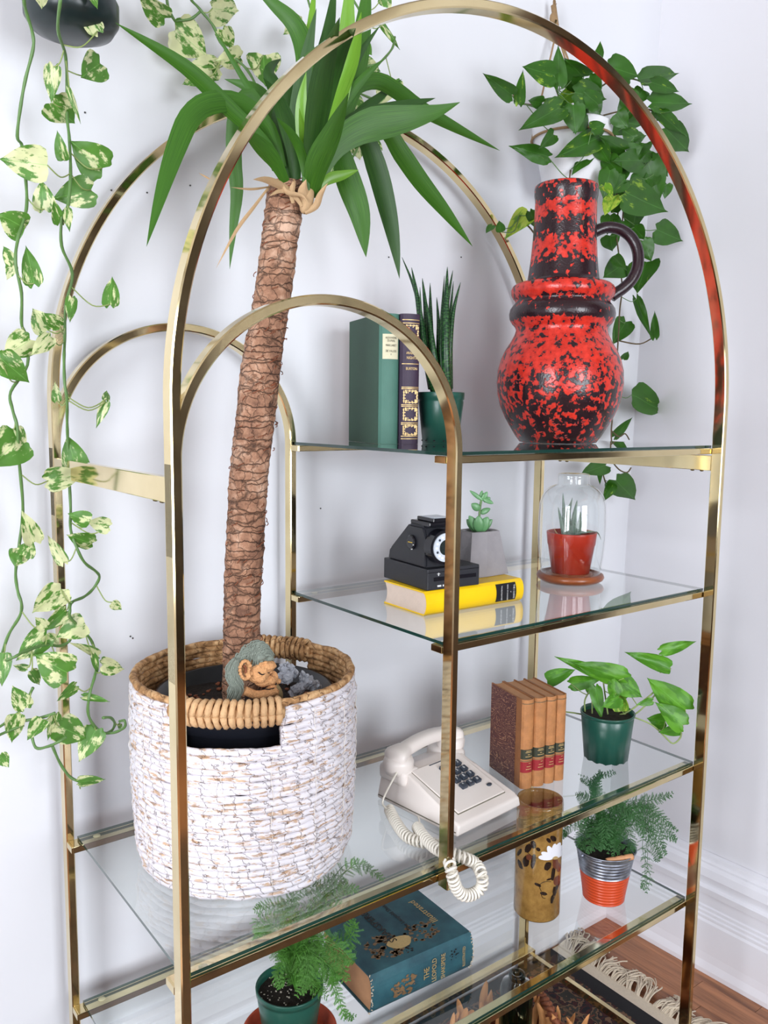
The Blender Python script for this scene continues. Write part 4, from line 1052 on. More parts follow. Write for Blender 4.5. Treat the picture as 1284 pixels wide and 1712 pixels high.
for j in range(4): accumulate(V, smooth_pts([gpt(450 + j * 3, 1151 + j, .016), gpt(456 + j * 3, 1149 + j, .018), gpt(463 + j * 1.5, 1153 + j, .016)], 4), 0.0016, 6)
mesh_from('arms', V[0], V[1], None, 'felt_skin', gn)
bm = bmesh.new(); gb(430, 1168, 22, 18, 14, -0.005); gb(448, 1172, 12, 12, 8, 0.0); remeshed('body', bm, 0.0014, 'felt_dark', gn)
V = ([], [], [])
for i in range(150):
    s = random.random(); x0 = 410 + s * 42 + random.uniform(-3, 3); y0 = 1103 - 16 * math.sin(s * PI) + random.uniform(-8, 8)
    if random.random() < 0.55:
        P = [gpt(x0, y0, .012), gpt(x0 - 8, y0 - 8, .014), gpt(x0 - 12, y0 + random.uniform(-4, 8), .014), gpt(x0 - 15 + random.uniform(-4, 6), y0 + 14, .010)]
    else:
        P = [gpt(x0, y0, .012), gpt(x0 - 5, y0 - 9, .015), gpt(x0 + 4, y0 - 12, .014), gpt(x0 + 10, y0 - 3, .012)]
    accumulate(V, smooth_pts(P, 4), 0.0011, 4)
for i in range(90):
    x0 = 399 + random.uniform(-6, 5); y0 = 1108 + random.uniform(-12, 8); w = random.uniform(-6, 6)
    accumulate(V, smooth_pts([gpt(x0, y0, .016), gpt(x0 - 8 + w, y0 + 18, .018), gpt(x0 + 2 + w, y0 + 36, .016), gpt(x0 - 6 + w, y0 + 56, .012), gpt(x0 - 2 + w, y0 + 66, .01)], 4), 0.001, 4)
stuff(mesh_from('hair', V[0], V[1], None, 'felt_hair', gn))
bm = bmesh.new(); gb(432, 1097, 15, 13, 8, 0.004); gb(424, 1082, 9, 8, 8, 0.004); gb(448, 1099, 11, 10, 7, 0.004); gb(408, 1100, 5, 5, 9, 0.006); remeshed('hair_bun', bm, 0.0014, 'felt_hair', gn)
V = ([], [], [])
for i in range(70):
    x0 = 455 + random.uniform(-5, 10); y0 = 1146 + random.uniform(-4, 6)
    accumulate(V, smooth_pts([gpt(x0, y0, .004), gpt(x0 + 6, y0 + 8, .006), gpt(x0 + 8, y0 + 18, .004), gpt(x0 + 4 + random.uniform(-5, 5), y0 + 26, .002)], 3), 0.0007, 4)
stuff(mesh_from('beard', V[0], V[1], None, 'felt_beard', gn))
for nm_, line, r_ in (('closed_eye', [(436, 1119, .0225), (442, 1123, .0225), (449, 1120, .021), (453, 1121, .019)], .0010), ('nostril', [(461, 1137, .014), (464, 1140, .013), (462, 1142, .013)], .0009), ('mouth', [(446, 1147, .019), (453, 1148, .019), (461, 1147, .015)], .0009), ('ear_hollow', [(411, 1108, .0205), (415, 1113, .0200), (414, 1121, .0195)], .0016)):
    V = ([], [], []); accumulate(V, smooth_pts([gpt(x_, y_, t_) for x_, y_, t_ in line], 4), r_, 6); mesh_from(nm_, V[0], V[1], None, 'felt_dark' if nm_ != 'ear_hollow' else 'husk_dark', gn)
def crystals(label, spots, Y):
    b = PY(spots[0][0], spots[0][1], Y); t = thing('crystal_cluster', label, 'crystal', (b.x, b.y, ZSOIL))
    bm = bmesh.new()
    for (x, y, r) in spots: blob(bm, PY(x, y, Y), r * gk * 1.0, (1, 0.8, 0.9))
    for v in bm.verts: v.co += Vector((mnoise.noise(v.co * 160), mnoise.noise(v.co * 160 + Vector((5, 1, 2))), mnoise.noise(v.co * 160 + Vector((9, 4, 7))))) * 0.006
    from_bm('rock', bm, 'crystal_blue', t)
    for i in range(26):
        x, y, r = random.choice(spots); a = random.uniform(-PI, PI * 0.1); 
        c = PY(x, y, Y); dr = (RT * math.cos(a) * 0.8 - UP * math.sin(a) * 0.8 - FW * random.uniform(0.1, 1.0)).normalized()
        base = c + dr * r * gk * 0.75; L = random.uniform(4, 9) * gk; rr = random.uniform(2.5, 4.5) * gk
        u = dr.orthogonal().normalized(); w = dr.cross(u); V = []
        for q in range(6): V.append(base + (u * math.cos(q * PI / 3) + w * math.sin(q * PI / 3)) * rr)
        for q in range(6): V.append(base + dr * L * 0.6 + (u * math.cos(q * PI / 3) + w * math.sin(q * PI / 3)) * rr * 0.85)
        V.append(base + dr * L)
        Fc = [(q, (q + 1) % 6, 6 + (q + 1) % 6, 6 + q) for q in range(6)] + [(6 + q, 6 + (q + 1) % 6, 12) for q in range(6)]
        mesh_from('crystal', V, Fc, None, 'crystal_blue', t, False)
crystals('pale blue pointed crystal cluster leaning just behind the gnome', [(480, 1118, 12), (478, 1132, 14), (490, 1126, 10)], 0.235)
crystals('grey-blue crusty crystal cluster at the right inside the basket', [(512, 1142, 15), (500, 1152, 12), (525, 1148, 12), (508, 1132, 9), (492, 1158, 9)], 0.225)

# ------------------------------------------------------------------ red lava vase
vc = Vector((0.897, 0.235, Z1))
vz = thing('lava_vase', 'large red and black speckled fat-lava jug vase with looped handle', 'vase', vc)
vd = DI(vc + Vector((0, 0, 0.2)))
prof = []
for (py, hw) in [(741, 56), (739, 63), (728, 71), (715, 79), (700, 88), (680, 97), (660, 102), (640, 104), (620, 103), (600, 98), (585, 91), (572, 83), (560, 77), (552, 75), (547, 77), (542, 82), (534, 86.5), (526, 87.5), (518, 86), (512, 82), (508, 78.5), (505, 77.5), (502, 79), (499, 82), (493, 85), (486, 85.5), (480, 83), (476, 78), (474, 70), (472, 60), (466, 58.5), (450, 56.5), (430, 54.5), (400, 52.5), (370, 51.5), (350, 51), (335, 51), (328, 52.5), (318, 53), (313, 52), (311, 50), (314, 47), (330, 46), (370, 46), (470, 48)]:
    z = ZH(vc.x, vc.y, py); d = DI((vc.x, vc.y, z)); prof.append((hw * d / F, max(0.0003, z - vc.z)))
prof[0] = (prof[0][0], 0.0003); prof.insert(0, (0, 0.0003)); prof.append((0, prof[-1][1]))
V = [];
def rel_lathe(name, prof, m, parent, cen, seg=64):
    o = lathe(name, prof, m, parent, (0, 0, 0), seg); o.location = Vector(cen) - Vector(parent['_o']); return o
rel_lathe('body', prof, 'lava_glaze', vz, vc, 96)
hpix = [(990, 390), (1004, 383), (1018, 380), (1038, 384), (1056, 398), (1066, 420), (1066, 446), (1056, 468), (1042, 482), (1030, 490), (1022, 496)]
hp_ = []
dv = DI(vc + Vector((0, 0, 0.25)))
for (x, y) in hpix: hp_.append(PD(x, y, dv))
plain('lava_dark', srgb(42, 26, 34), 0.25, bump=0.2, bscale=300, var=0.3, vscale=60)
tube('handle', smooth_pts(hp_, 5), 9.5 * dv / F, 'lava_dark', vz, 16)

# ------------------------------------------------------------------ books
def book(name, label, cover, pages, spine_m, org, ang, th, hgt, dep, group=None, round_sp=True, lying=False, over=0.003, page_m='page_cream'):
    """upright book: local x = thickness, y = from spine back to fore edge, z = height; org = front-left foot of the spine"""
    o = thing(name, label, 'book', org, group)
    Mx = Matrix.Translation(org) @ Matrix.Rotation(ang, 4, 'Z')
    if lying:  # x = height (length of the spine), y = away, z = thickness
        Mx = Mx @ (Matrix(((0, 0, 1, 0), (0, 1, 0, 0), (-1, 0, 0, th), (0, 0, 0, 1))) if lying == 'R' else Matrix(((0, 0, -1, hgt), (0, 1, 0, 0), (1, 0, 0, 0), (0, 0, 0, 1))))
    bt = 0.0028; rs = min(0.009, th * 0.28) if round_sp else 0.001
    def part(nm, fn, m):
        bm = bmesh.new(); fn(bm)
        for v in bm.verts: v.co = Mx @ v.co
        return from_bm(nm, bm, m, o)
    part('cover', lambda b: add_box(b, 0, bt, rs, dep, 0, hgt, 0.0009), cover)
    part('cover', lambda b: add_box(b, th - bt, th, rs, dep, 0, hgt, 0.0009), cover)
    def pg(b):
        n = 8; fr = []
        for i in range(n + 1):
            t = i / n; x = bt + (th - 2 * bt) * t; bow = (0.25 * th) * (1 - (2 * t - 1) ** 2)
            fr.append((x, dep - over - bow * 0.6, rs * (1 - 0.9 * (1 - (2 * t - 1) ** 2))))
        vs = []
        for (x, y1, y0) in fr: vs.append([b.verts.new((x, y0, over)), b.verts.new((x, y1, over)), b.verts.new((x, y1, hgt - over)), b.verts.new((x, y0, hgt - over))])
        for i in range(n):
            for k in range(4): b.faces.new((vs[i][k], vs[i][(k + 1) % 4], vs[i + 1][(k + 1) % 4], vs[i + 1][k]))
        b.faces.new(vs[0]); b.faces.new(vs[-1])
    part('page_block', pg, page_m)
    def sp(b):
        n = 10; out = []; inn = []
        for i in range(n + 1):
            t = i / n; x = th * t; y = rs * (1 - (1 - (2 * t - 1) ** 2) ** 0.6)
            out.append((x, y)); 
        for i in range(n + 1):
            t = i / n; x = bt * 0.5 + (th - bt) * t; y = rs * (1 - (1 - (2 * t - 1) ** 2) ** 0.6) + 0.0016
            inn.append((x, y))
        ring = out + inn[::-1]; m2 = len(ring)
        lo = [b.verts.new((x, y, 0)) for x, y in ring]; hi = [b.verts.new((x, y, hgt)) for x, y in ring]
        for i in range(m2): b.faces.new((lo[i], lo[(i + 1) % m2], hi[(i + 1) % m2], hi[i]))
        for i in range(n): b.faces.new((lo[i], lo[i + 1], lo[m2 - 2 - i], lo[m2 - 1 - i])); b.faces.new((hi[i], hi[i + 1], hi[m2 - 2 - i], hi[m2 - 1 - i]))
    part('spine', sp, spine_m)
    def band(nm, z0, z1, m, x0=0.0, x1=1.0, lift=0.0004, parent_part=None):
        bm = bmesh.new(); n = 10; V = []
        for i in range(n + 1):
            t = x0 + (x1 - x0) * i / n; y = rs * (1 - (1 - (2 * t - 1) ** 2) ** 0.6) - lift
            V.append((bm.verts.new(Mx @ Vector((th * t, y, z0))), bm.verts.new(Mx @ Vector((th * t, y, z1)))))
        for i in range(n): bm.faces.new((V[i][0], V[i + 1][0], V[i + 1][1], V[i][1]))
        return from_bm(nm, bm, m, o)
    return o, Mx, band, rs
def spine_text(parent, Mx, s, size, m, x, z, th, up=False, y=-0.0006, xs=1.0, name='lettering'):
    T = Mx @ frame_mtx((x, y, z), (0, 0, 1) if up else (1, 0, 0), (-1, 0, 0) if up else (0, 0, 1))
    return text_mesh(name, s, size, m, parent, T, 0.0001, xs=xs)

# two old books on the top shelf
gA = PD(635, 741, 1.455); gA.z = Z1 + 0.0002; gB = PD(579, 736.5, 1.62); gB.z = gA.z
gdir = (gB - gA); gdep = min(0.165, gdir.length); gang = math.atan2(gdir.y, gdir.x) - PI / 2
gh = ZH(gA.x, gA.y, 523) - Z1; gth = 33 * 1.455 / F / max(0.5, abs((Matrix.Rotation(gang, 3, 'Z') @ Vector((1, 0, 0))).dot(RT)))
o, Mx, band, rs = book('green_book', 'faded green cloth hardback with torn cream spine label, on top shelf', 'cloth_green', None, 'cloth_green_spine', gA, gang, gth, gh, gdep)
band('paper_label', gh * 0.655, gh * 0.845, 'paper_label', 0.12, 0.90)
for s, zf, sz in [('ALEXANDRE', .815, .0052), ('DUMAS', .793, .0058), ('MARGARET', .758, .0054), ('DE VALOIS', .715, .0058), ('8', .690, .0045)]: spine_text(o, Mx, s, sz, 'label_ink', gth * 0.51, gh * zf, gth, xs=0.72)
box_o = None
pA = gA + Matrix.Rotation(gang, 3, 'Z') @ Vector((gth + 0.001, -0.003, 0)); pth = gth * 1.0
o, Mx, band, rs = book('purple_book', 'dark purple hardback with ornate gilt spine beside the green book', 'cloth_purple', None, 'cloth_purple', pA, gang, pth, gh + 0.001, gdep * 0.94)
for z0 in (.955, .93, .62, .44, .428, .305, .293, .165, .153, .06, .04):
    band('gilt_line', gh * z0, gh * (z0 + 0.006), 'gilt', 0.06, 0.94)
def ornament(z0, z1):
    bm = bmesh.new(); xs = (0.16, 0.84)
    def fl(x, z, r):
        p = Vector((pth * x, -0.0006 + rs * (1 - (1 - (2 * x - 1) ** 2) ** 0.6), z)); vs = [bm.verts.new(Mx @ (p + Vector((r * math.cos(a), 0, r * math.sin(a))))) for a in [k * PI / 3 for k in range(6)]]; bm.faces.new(vs)
    n = 9
    for i in range(n):
        t = i / (n - 1)
        for (x, z) in ((xs[0] + (xs[1] - xs[0]) * t, z0), (xs[0] + (xs[1] - xs[0]) * t, z1), (xs[0], z0 + (z1 - z0) * t), (xs[1], z0 + (z1 - z0) * t)): fl(x, z, 0.0011 + 0.0007 * (i % 2))
        x = 0.5 + 0.30 * math.cos(2 * PI * i / n); fl(x, (z0 + z1) / 2 + (z1 - z0) * 0.40 * math.sin(2 * PI * i / n), 0.0011)
    for (sx, sz) in ((-1, -1), (1, -1), (-1, 1), (1, 1)): fl(0.5 + sx * 0.24, (z0 + z1) / 2 + sz * (z1 - z0) * 0.36, 0.0020)
    return from_bm('gilt_ornament', bm, 'gilt', o)
ornament(gh * .80, gh * .915); ornament(gh * .325, gh * .415); ornament(gh * .19, gh * .28); ornament(gh * .075, gh * .145)
for s, zf, sz in [('ARABIAN', .705, .0062), ('NIGHTS', .668, .0068), ('\u2014', .625, .008), ('BURTON', .585, .0066)]: spine_text(o, Mx, s, sz, 'gilt', pth * 0.5, gh * zf, pth, xs=0.8)

# yellow book lying on the second shelf
yA = PZ(713, 1032, Z2 + 0.0002); yB = PZ(875, 1005, Z2 + 0.0002); yang = math.atan2((yB - yA).y, (yB - yA).x); ylen = (yB - yA).length; yth = 0.041; ydep = 0.122
o, Mx, band, rs = book('yellow_book', 'thick bright yellow book lying flat under the black camera', 'yellow_cover', None, 'yellow_cover', yA, yang, yth, ylen, ydep, lying='R', over=0.0015, page_m='page_cream')
band('black_label', ylen * .70, ylen * .915, 'black_print', 0.10, 0.86, 0.0006)
lT = lambda s, sz, x, z: spine_text(o, Mx, s, sz, 'white_print', yth * x, ylen * z, yth, up=False, y=-0.0012, xs=0.75)
for s, zf, sz in [('THE I CHING', .885, .0058), ('or', .853, .004), ('BOOK OF CHANGES', .815, .0040), ('WILHELM/BAYNES', .752, .0042)]: lT(s, sz, .48, zf)

# four leather-bound volumes
b1 = PZ(872, 1321, Z3 + 0.0002); b2 = PZ(818, 1281, Z3 + 0.0002); ldir = b2 - b1; lang = math.atan2(ldir.y, ldir.x) - PI / 2; ldep = ldir.length * 1.0
bx_ = Matrix.Rotation(lang, 3, 'Z') @ Vector((1, 0, 0)); by_ = Matrix.Rotation(lang, 3, 'Z') @ Vector((0, 1, 0))
lh = ZH(b1.x, b1.y, 1172) - Z3
end = PZ(948, 1305, Z3); wtot = (end - b1).dot(bx_)
org = b1.copy(); ths = [0.26, 0.26, 0.24, 0.24]; words = ['first', 'second', 'third', 'last']
labs = ['leather-bound volume at left of the row, marbled side showing, nearest the telephone', 'leather-bound volume second from the telephone in the row of four', 'leather-bound volume third from the telephone in the row of four', 'leather-bound volume at the right end of the row, beside the green pot']
for i in range(4):
    th = wtot * ths[i] * 0.985
    hh = lh - (0, 0, 0.002, 0.003)[i]
    o, Mx, band, rs = book('leather_book', labs[i], 'leather', None, 'leather_tan', org, lang, th, hh, ldep, 'leather-bound volumes on the wide shelf', page_m='page_tan', over=0.0022)
    band('green_label', hh * .335, hh * .445, 'label_green'); band('red_label', hh * .185, hh * .305, 'label_red')
    band('spine_band', hh * .31, hh * .322, 'gilt_dull', lift=0.0006); band('spine_band', hh * .95, hh * .962, 'gilt_dull', lift=0.0006)
    for zf, a, b in [(.425, .3, .7), (.41, .25, .75), (.385, .42, .6), (.362, .25, .8), (.285, .5, .7), (.25, .35, .7), (.22, .3, .75)]:
        band('gilt_mark', hh * zf, hh * (zf + .008), 'gilt', a, b, 0.0007)
    # marbled paper on the sides
    bm = bmesh.new()
    for xx in ((-0.0004, -0.0001), (th + 0.0001, th + 0.0003)): add_box(bm, xx[0], xx[1], rs + 0.018, ldep - 0.001, 0.001, hh - 0.001, 0)
    for v in bm.verts: v.co = Mx @ v.co
    from_bm('marbled_side', bm, 'marbled_paper', o)
    org = org + bx_ * (wtot * ths[i]) + by_ * (0.000, 0.003, 0.003, 0)[i]

# big teal Shakespeare volume lying on the lowest shelf
tA = PZ(621, 1700, Z4 + 0.0002); tB = PZ(790, 1620, Z4 + 0.0002); tang = math.atan2((tB - tA).y, (tB - tA).x); tlen = (tB - tA).length; tth = ZH(tA.x, tA.y, 1637) - Z4
tTop = PZ(695, 1495, Z4 + tth); tdep = (tTop - tB).length * 1.0; tdep = max(0.16, min(0.24, tdep))
o, Mx, band, rs = book('teal_book', 'big worn teal book with gilt lettering lying on the lowest glass shelf', 'cloth_teal', None, 'cloth_teal', tA, tang, tth, tlen, tdep, lying='L', over=0.004, page_m='page_tan')
def sT(s, sz, x, z, up=True, m='gilt', xs=0.8): return spine_text(o, Mx, s, sz, m, tth * x, tlen * z, tth, up=False, y=-0.0012, xs=xs)
for s, zf, sz in [('THE', .48, .016), ('LEOPOLD', .405, .0135), ('SHAKSPERE', .315, .0125), ('ILLUSTRATED', .10, .0085)]:
    spine_text(o, Mx, s, sz, 'gilt', tth * 0.50, tlen * zf, tth, y=-0.0013, xs=0.72)
def blot(bm, pts_uv, plane):
    vs = [bm.verts.new(Mx @ plane(u, v)) for u, v in pts_uv]; bm.faces.new(vs)
spl = lambda u, v: Vector((tth * u, -0.0010 + rs * (1 - (1 - (2 * u - 1) ** 2) ** 0.6), tlen * (1 - v)))
top = lambda u, v: Vector((tth + 0.0004, rs + (tdep - rs) * v, tlen * (1 - u)))
random.seed(21)
def foliage_blots(name, m, plane, c, n, s, spread):
    bm = bmesh.new()
    for i in range(n):
        a = random.uniform(0, 2 * PI); q = math.sqrt(random.random()); u0 = c[0] + spread[0] * q * math.cos(a); v0 = c[1] + spread[1] * q * math.sin(a); k = random.randint(4, 7); ss = s * random.uniform(0.4, 1.2)
        P = []
        for j in range(k):
            b = 2 * PI * j / k; P.append((u0 + ss * spread[0] * 4 * math.cos(b) * random.uniform(.4, 1), v0 + ss * spread[1] * 4 * math.sin(b) * random.uniform(.4, 1)))
        off = Vector((0, 0, 0)); vs = []
        for (u, v) in P: p = plane(u, v); vs.append(bm.verts.new(Mx @ p))
        bm.faces.new(vs)
    return from_bm(name, bm, m, o)
foliage_blots('gilt_foliage', 'gilt_dull', spl, (.42, .30), 60, 0.055, (.30, .12))
foliage_blots('gilt_foliage', 'slip_dark', spl, (.66, .80), 16, 0.05, (.14, .05))
foliage_blots('gilt_foliage', 'gilt_dull', top, (.30, .30), 90, 0.045, (.17, .20))
foliage_blots('gilt_foliage', 'gilt_dull', top, (.66, .30), 70, 0.045, (.15, .16))
foliage_blots('gilt_foliage', 'slip_dark', top, (.40, .14), 30, 0.045, (.10, .08))
top2 = lambda u, v: Vector((tth + 0.0007, rs + (tdep - rs) * v, tlen * (1 - u)))
bm = bmesh.new(); blot(bm, [(.43 + .11 * math.cos(a) * (1 + .1 * math.sin(3 * a)), .27 + .10 * math.sin(a)) for a in [k * PI / 8 for k in range(16)]], top2); from_bm('gilt_panel', bm, 'gilt', o)
for s, u, v, sz, m_ in [('SHAKSPERE', .40, .62, .020, 'slip_dark'), ('The Leopold Shakspere', .60, .74, .012, 'slip_dark'), ('Illustrated', .84, .58, .019, 'gilt')]:
    text_mesh('lettering', s, sz, m_, o, Mx @ frame_mtx(top2(u, v) + Vector((0.0003, 0, 0)), (0, 1, 0), (0, 0, 1)), 0.0001)
# frayed cloth at head and tail
fr = ([], [], [])
for zz in (0.001, tlen - 0.001):
    for i in range(14):
        t = i / 13; y = rs * (1 - (1 - (2 * t - 1) ** 2) ** 0.6); p = Vector((tth * t, y - 0.0004, zz))
        accumulate(fr, [Mx @ (p + Vector((random.uniform(-.002, .002), random.uniform(-.002, 0.001), random.uniform(-.003, .003)))) for _ in range(3)], 0.0008, 4)
stuff(mesh_from('frayed_edge', fr[0], fr[1], None, 'fringe', o))
random.seed(11)

# ------------------------------------------------------------------ instant camera on the yellow book
ZC = Z2 + yth + 0.0006
cA = PZ(714, 988.5, ZC); cB = PZ(801, 977.5, ZC); cL = PZ(631, 964.5, ZC)
cw = (cB - cA).length; cdp = min(0.135, (cL - cA).length); cang = math.atan2((cB - cA).y, (cB - cA).x)
im = thing('instant_camera', 'black folding-style instant camera with white ring flash on yellow book', 'camera', cA)
MC = Matrix.Translation(cA) @ Matrix.Rotation(cang, 4, 'Z')
def lpart(nm, fn, m, par, MM=MC, smooth=False):
    bm = bmesh.new(); fn(bm)
    for v in bm.verts: v.co = MM @ v.co
    return from_bm(nm, bm, m, par, smooth)
hb = ZH(cA.x, cA.y, 952.6) - ZC
lpart('base', lambda b: add_box(b, 0, cw, 0, cdp, 0, hb, 0.002), 'camera_black', im)
htop = ZH(cA.x, cA.y + 0.03, 879) - ZC
def prism(b, pts, x0, x1, inset=0.0):
    A = [b.verts.new((x0, y, z)) for (y, z) in pts]; B = [b.verts.new((x1, y, z)) for (y, z) in pts]; n = len(pts)
    for i in range(n): b.faces.new((A[i], A[(i + 1) % n], B[(i + 1) % n], B[i]))
    b.faces.new(A); b.faces.new(B)
    bmesh.ops.bevel(b, geom=b.edges[:], offset=0.004, segments=2, affect='EDGES')
lpart('body', lambda b: prism(b, [(0.012, hb - 0.002), (cdp * 0.96, hb - 0.002), (cdp * 0.93, hb + 0.018), (0.066, htop), (0.020, htop), (0.010, htop - 0.02)], 0.004, cw * .68), 'camera_black', im)
lpart('viewfinder', lambda b: add_box(b, cw * 0.06, cw * 0.56, 0.006, 0.062, htop, htop + 0.007, 0.002), 'camera_gloss', im)
lpart('viewfinder', lambda b: add_box(b, cw * 0.12, cw * 0.50, 0.004, 0.052, htop + 0.007, htop + 0.0135, 0.0015), 'camera_gloss', im)
lpart('viewfinder_window', lambda b: add_box(b, cw * 0.17, cw * 0.45, 0.010, 0.046, htop + 0.0134, htop + 0.0142), 'flash_ring', im)
lpart('photo_slot', lambda b: add_box(b, cw * 0.12, cw * 0.93, -0.0007, 0.004, hb * 0.42, hb * 0.60), 'camera_gloss', im)
lpart('panel_line', lambda b: add_box(b, 0.001, cw - 0.001, -0.0003, 0.002, hb * 0.82, hb * 0.845), 'camera_gloss', im)
lpart('marking', lambda b: (add_box(b, cw * 0.20, cw * 0.215, -0.0006, 0.001, hb * 0.66, hb * 0.80), add_box(b, cw * 0.18, cw * 0.235, -0.0006, 0.001, hb * 0.74, hb * 0.76), add_box(b, cw * 0.19, cw * 0.26, -0.0006, 0.001, hb * 0.14, hb * 0.22), add_box(b, cw * 0.29, cw * 0.31, -0.0006, 0.001, hb * 0.14, hb * 0.22)), 'white_print', im)
zl = (hb + htop) / 2 + 0.001; rl = (htop - hb) * 0.40
def ringy(nm, r0, r1, y0, y1, m, par, cx=None, cz=None, seg=40):
    cx = cw * 0.28 if cx is None else cx; cz = zl if cz is None else cz
    prof = [(r0, y0), (r1, y0), (r1, y1), (r0, y1), (r0, y0)] if r0 > 0 else [(0, y0), (r1, y0), (r1, y1), (0, y1)]
    o = lathe(nm, prof, m, par, (0, 0, 0), seg, smooth=False)
    o.data.transform(MC @ Matrix.Translation((cx, 0, cz)) @ Matrix.Rotation(R(90), 4, 'X'))
    return o
ringy('lens_barrel', 0, rl * 1.04, -0.014, 0.006, 'camera_gloss', im)
rg = ringy('ring_flash', rl * 0.46, rl * 0.86, 0.005, 0.0085, 'flash_ring', im)
ringy('lens', 0, rl * 0.44, 0.004, 0.0072, 'lens', im)
for k_ in range(16):
    a = 2 * PI * k_ / 16; ringy('flash_cell', 0, rl * 0.075, 0.0084, 0.0092, 'led' if k_ % 3 else 'key_dark', rg, cw * 0.28 + rl * 0.66 * math.cos(a), zl + rl * 0.66 * math.sin(a), 10)
# side dial with yellow line
dc = Matrix.Translation((0.0045, 0.052, (hb + htop) / 2 + 0.004)) @ Matrix.Rotation(R(-90), 4, 'Y')
def side(nm, prof, m, par, extra=Matrix.Identity(4)):
    o = lathe(nm, prof, m, par, (0, 0, 0), 28, smooth=False); o.data.transform(MC @ dc @ extra); return o
dl = side('dial', [(0, 0), (0.0125, 0), (0.0125, 0.0035), (0.0105, 0.005), (0, 0.005)], 'camera_gloss', im)
lpart('dial_mark', lambda b: add_box(b, -0.0007, -0.0003, 0.045, 0.058, (hb + htop) / 2 + 0.0035, (hb + htop) / 2 + 0.0045), 'yellow_cover', dl)
for (yy, zz_) in ((0.041, 0.000), (0.046, -0.008)): lpart('dial_dot', lambda b: add_box(b, -0.0014, 0.001, yy, yy + 0.0015, (hb + htop) / 2 + zz_, (hb + htop) / 2 + zz_ + 0.0015), 'white_print', dl)

# ------------------------------------------------------------------ concrete planter with succulent, on the back of the yellow book
qd = Matrix.Rotation(yang, 3, 'Z')
K0 = yA + qd @ Vector((0.181, 0.048, 0)); K0.z = Z2 + yth + 0.0008
cp = thing('concrete_planter', 'faceted grey concrete planter holding a small jade-green succulent', 'planter', K0)
MK = Matrix.Translation(K0) @ Matrix.Rotation(yang, 4, 'Z')
kh = ZH(K0.x + 0.04, K0.y + 0.03, 884) - K0.z
def kbuild(b):
    a, d, t = 0.047, 0.033, kh
    bot = [(-a, -d), (-a * .2, -d * 1.08), (a, -d), (a * 1.05, 0), (a, d), (0, d * 1.1), (-a, d), (-a * 1.05, 0)]
    topp = [(-0.034, -0.022), (0.0, -0.026), (0.030, -0.024), (0.036, -0.004), (0.030, 0.026), (0, 0.028), (-0.034, 0.024), (-0.038, 0)]
    B = [b.verts.new((x, y + d, 0)) for x, y in bot]; T = [b.verts.new((x, y + d, t)) for x, y in topp]
    I = [b.verts.new((x * .74, y * .74 + d, t)) for x, y in topp]; J = [b.verts.new((x * .70, y * .70 + d, t - 0.012)) for x, y in topp]
    n = 8
    for i in range(n):
        j = (i + 1) % n
        b.faces.new((B[i], B[j], T[j])); b.faces.new((B[i], T[j], T[i])); b.faces.new((T[i], T[j], I[j], I[i])); b.faces.new((I[i], I[j], J[j], J[i]))
    b.faces.new(B); b.faces.new(J)
lpart('body', kbuild, 'concrete', cp, MK)
lpart('soil', lambda b: add_box(b, -0.022, 0.022, 0.014, 0.052, kh - 0.0125, kh - 0.006), 'soil', cp, MK)
kp = MK @ Vector((-0.006, 0.033, kh - 0.008)); dK = DI(kp)
def kpt(x, y, off=0.0): return PD(x, y, dK - off)
tube('stem', smooth_pts([kp, kpt(801, 865), kpt(803, 845), kpt(806, 832)], 5), 0.0022, 'stem_green', cp)
def fat_leaf(a, b, w, par, m='succulent'):
    a, b = Vector(a), Vector(b); d = b - a; L = d.length; d.normalize(); o = lathe('leaf', [(0.15 * w, 0)] + [(w / 2 * math.sin(PI * min(1, (0.12 + 0.88 * t))) ** 0.7 + 0.0001, L * t) for t in (.1, .25, .4, .55, .7, .85, .95)] + [(0, L)], m, par, (0, 0, 0), 14)
    side_ = d.cross(FW).normalized(); q = Matrix((side_, d.cross(side_), d)).transposed().to_4x4(); o.data.transform(Matrix.Translation(a) @ q @ Matrix.Diagonal((1, 0.35, 1, 1))); return o
for (ax, ay, bx2, by2, w, of) in [(800, 888, 784, 862, 15, .01), (801, 889, 800, 862, 19, .016), (803, 889, 816, 864, 18, .012), (805, 888, 823, 868, 12, 0), (796, 888, 780, 868, 12, 0), (802, 852, 788, 842, 13, .01), (806, 836, 785, 820, 7, .006), (806, 836, 815, 822, 9, .004), (808, 834, 825, 842, 8, .006), (808, 838, 820, 832, 9, 0), (803, 858, 820, 850, 10, -.008), (804, 834, 806, 820, 7, 0)]:
    fat_leaf(kpt(ax, ay, of * .5), kpt(bx2, by2, of), w * dK / F, cp)

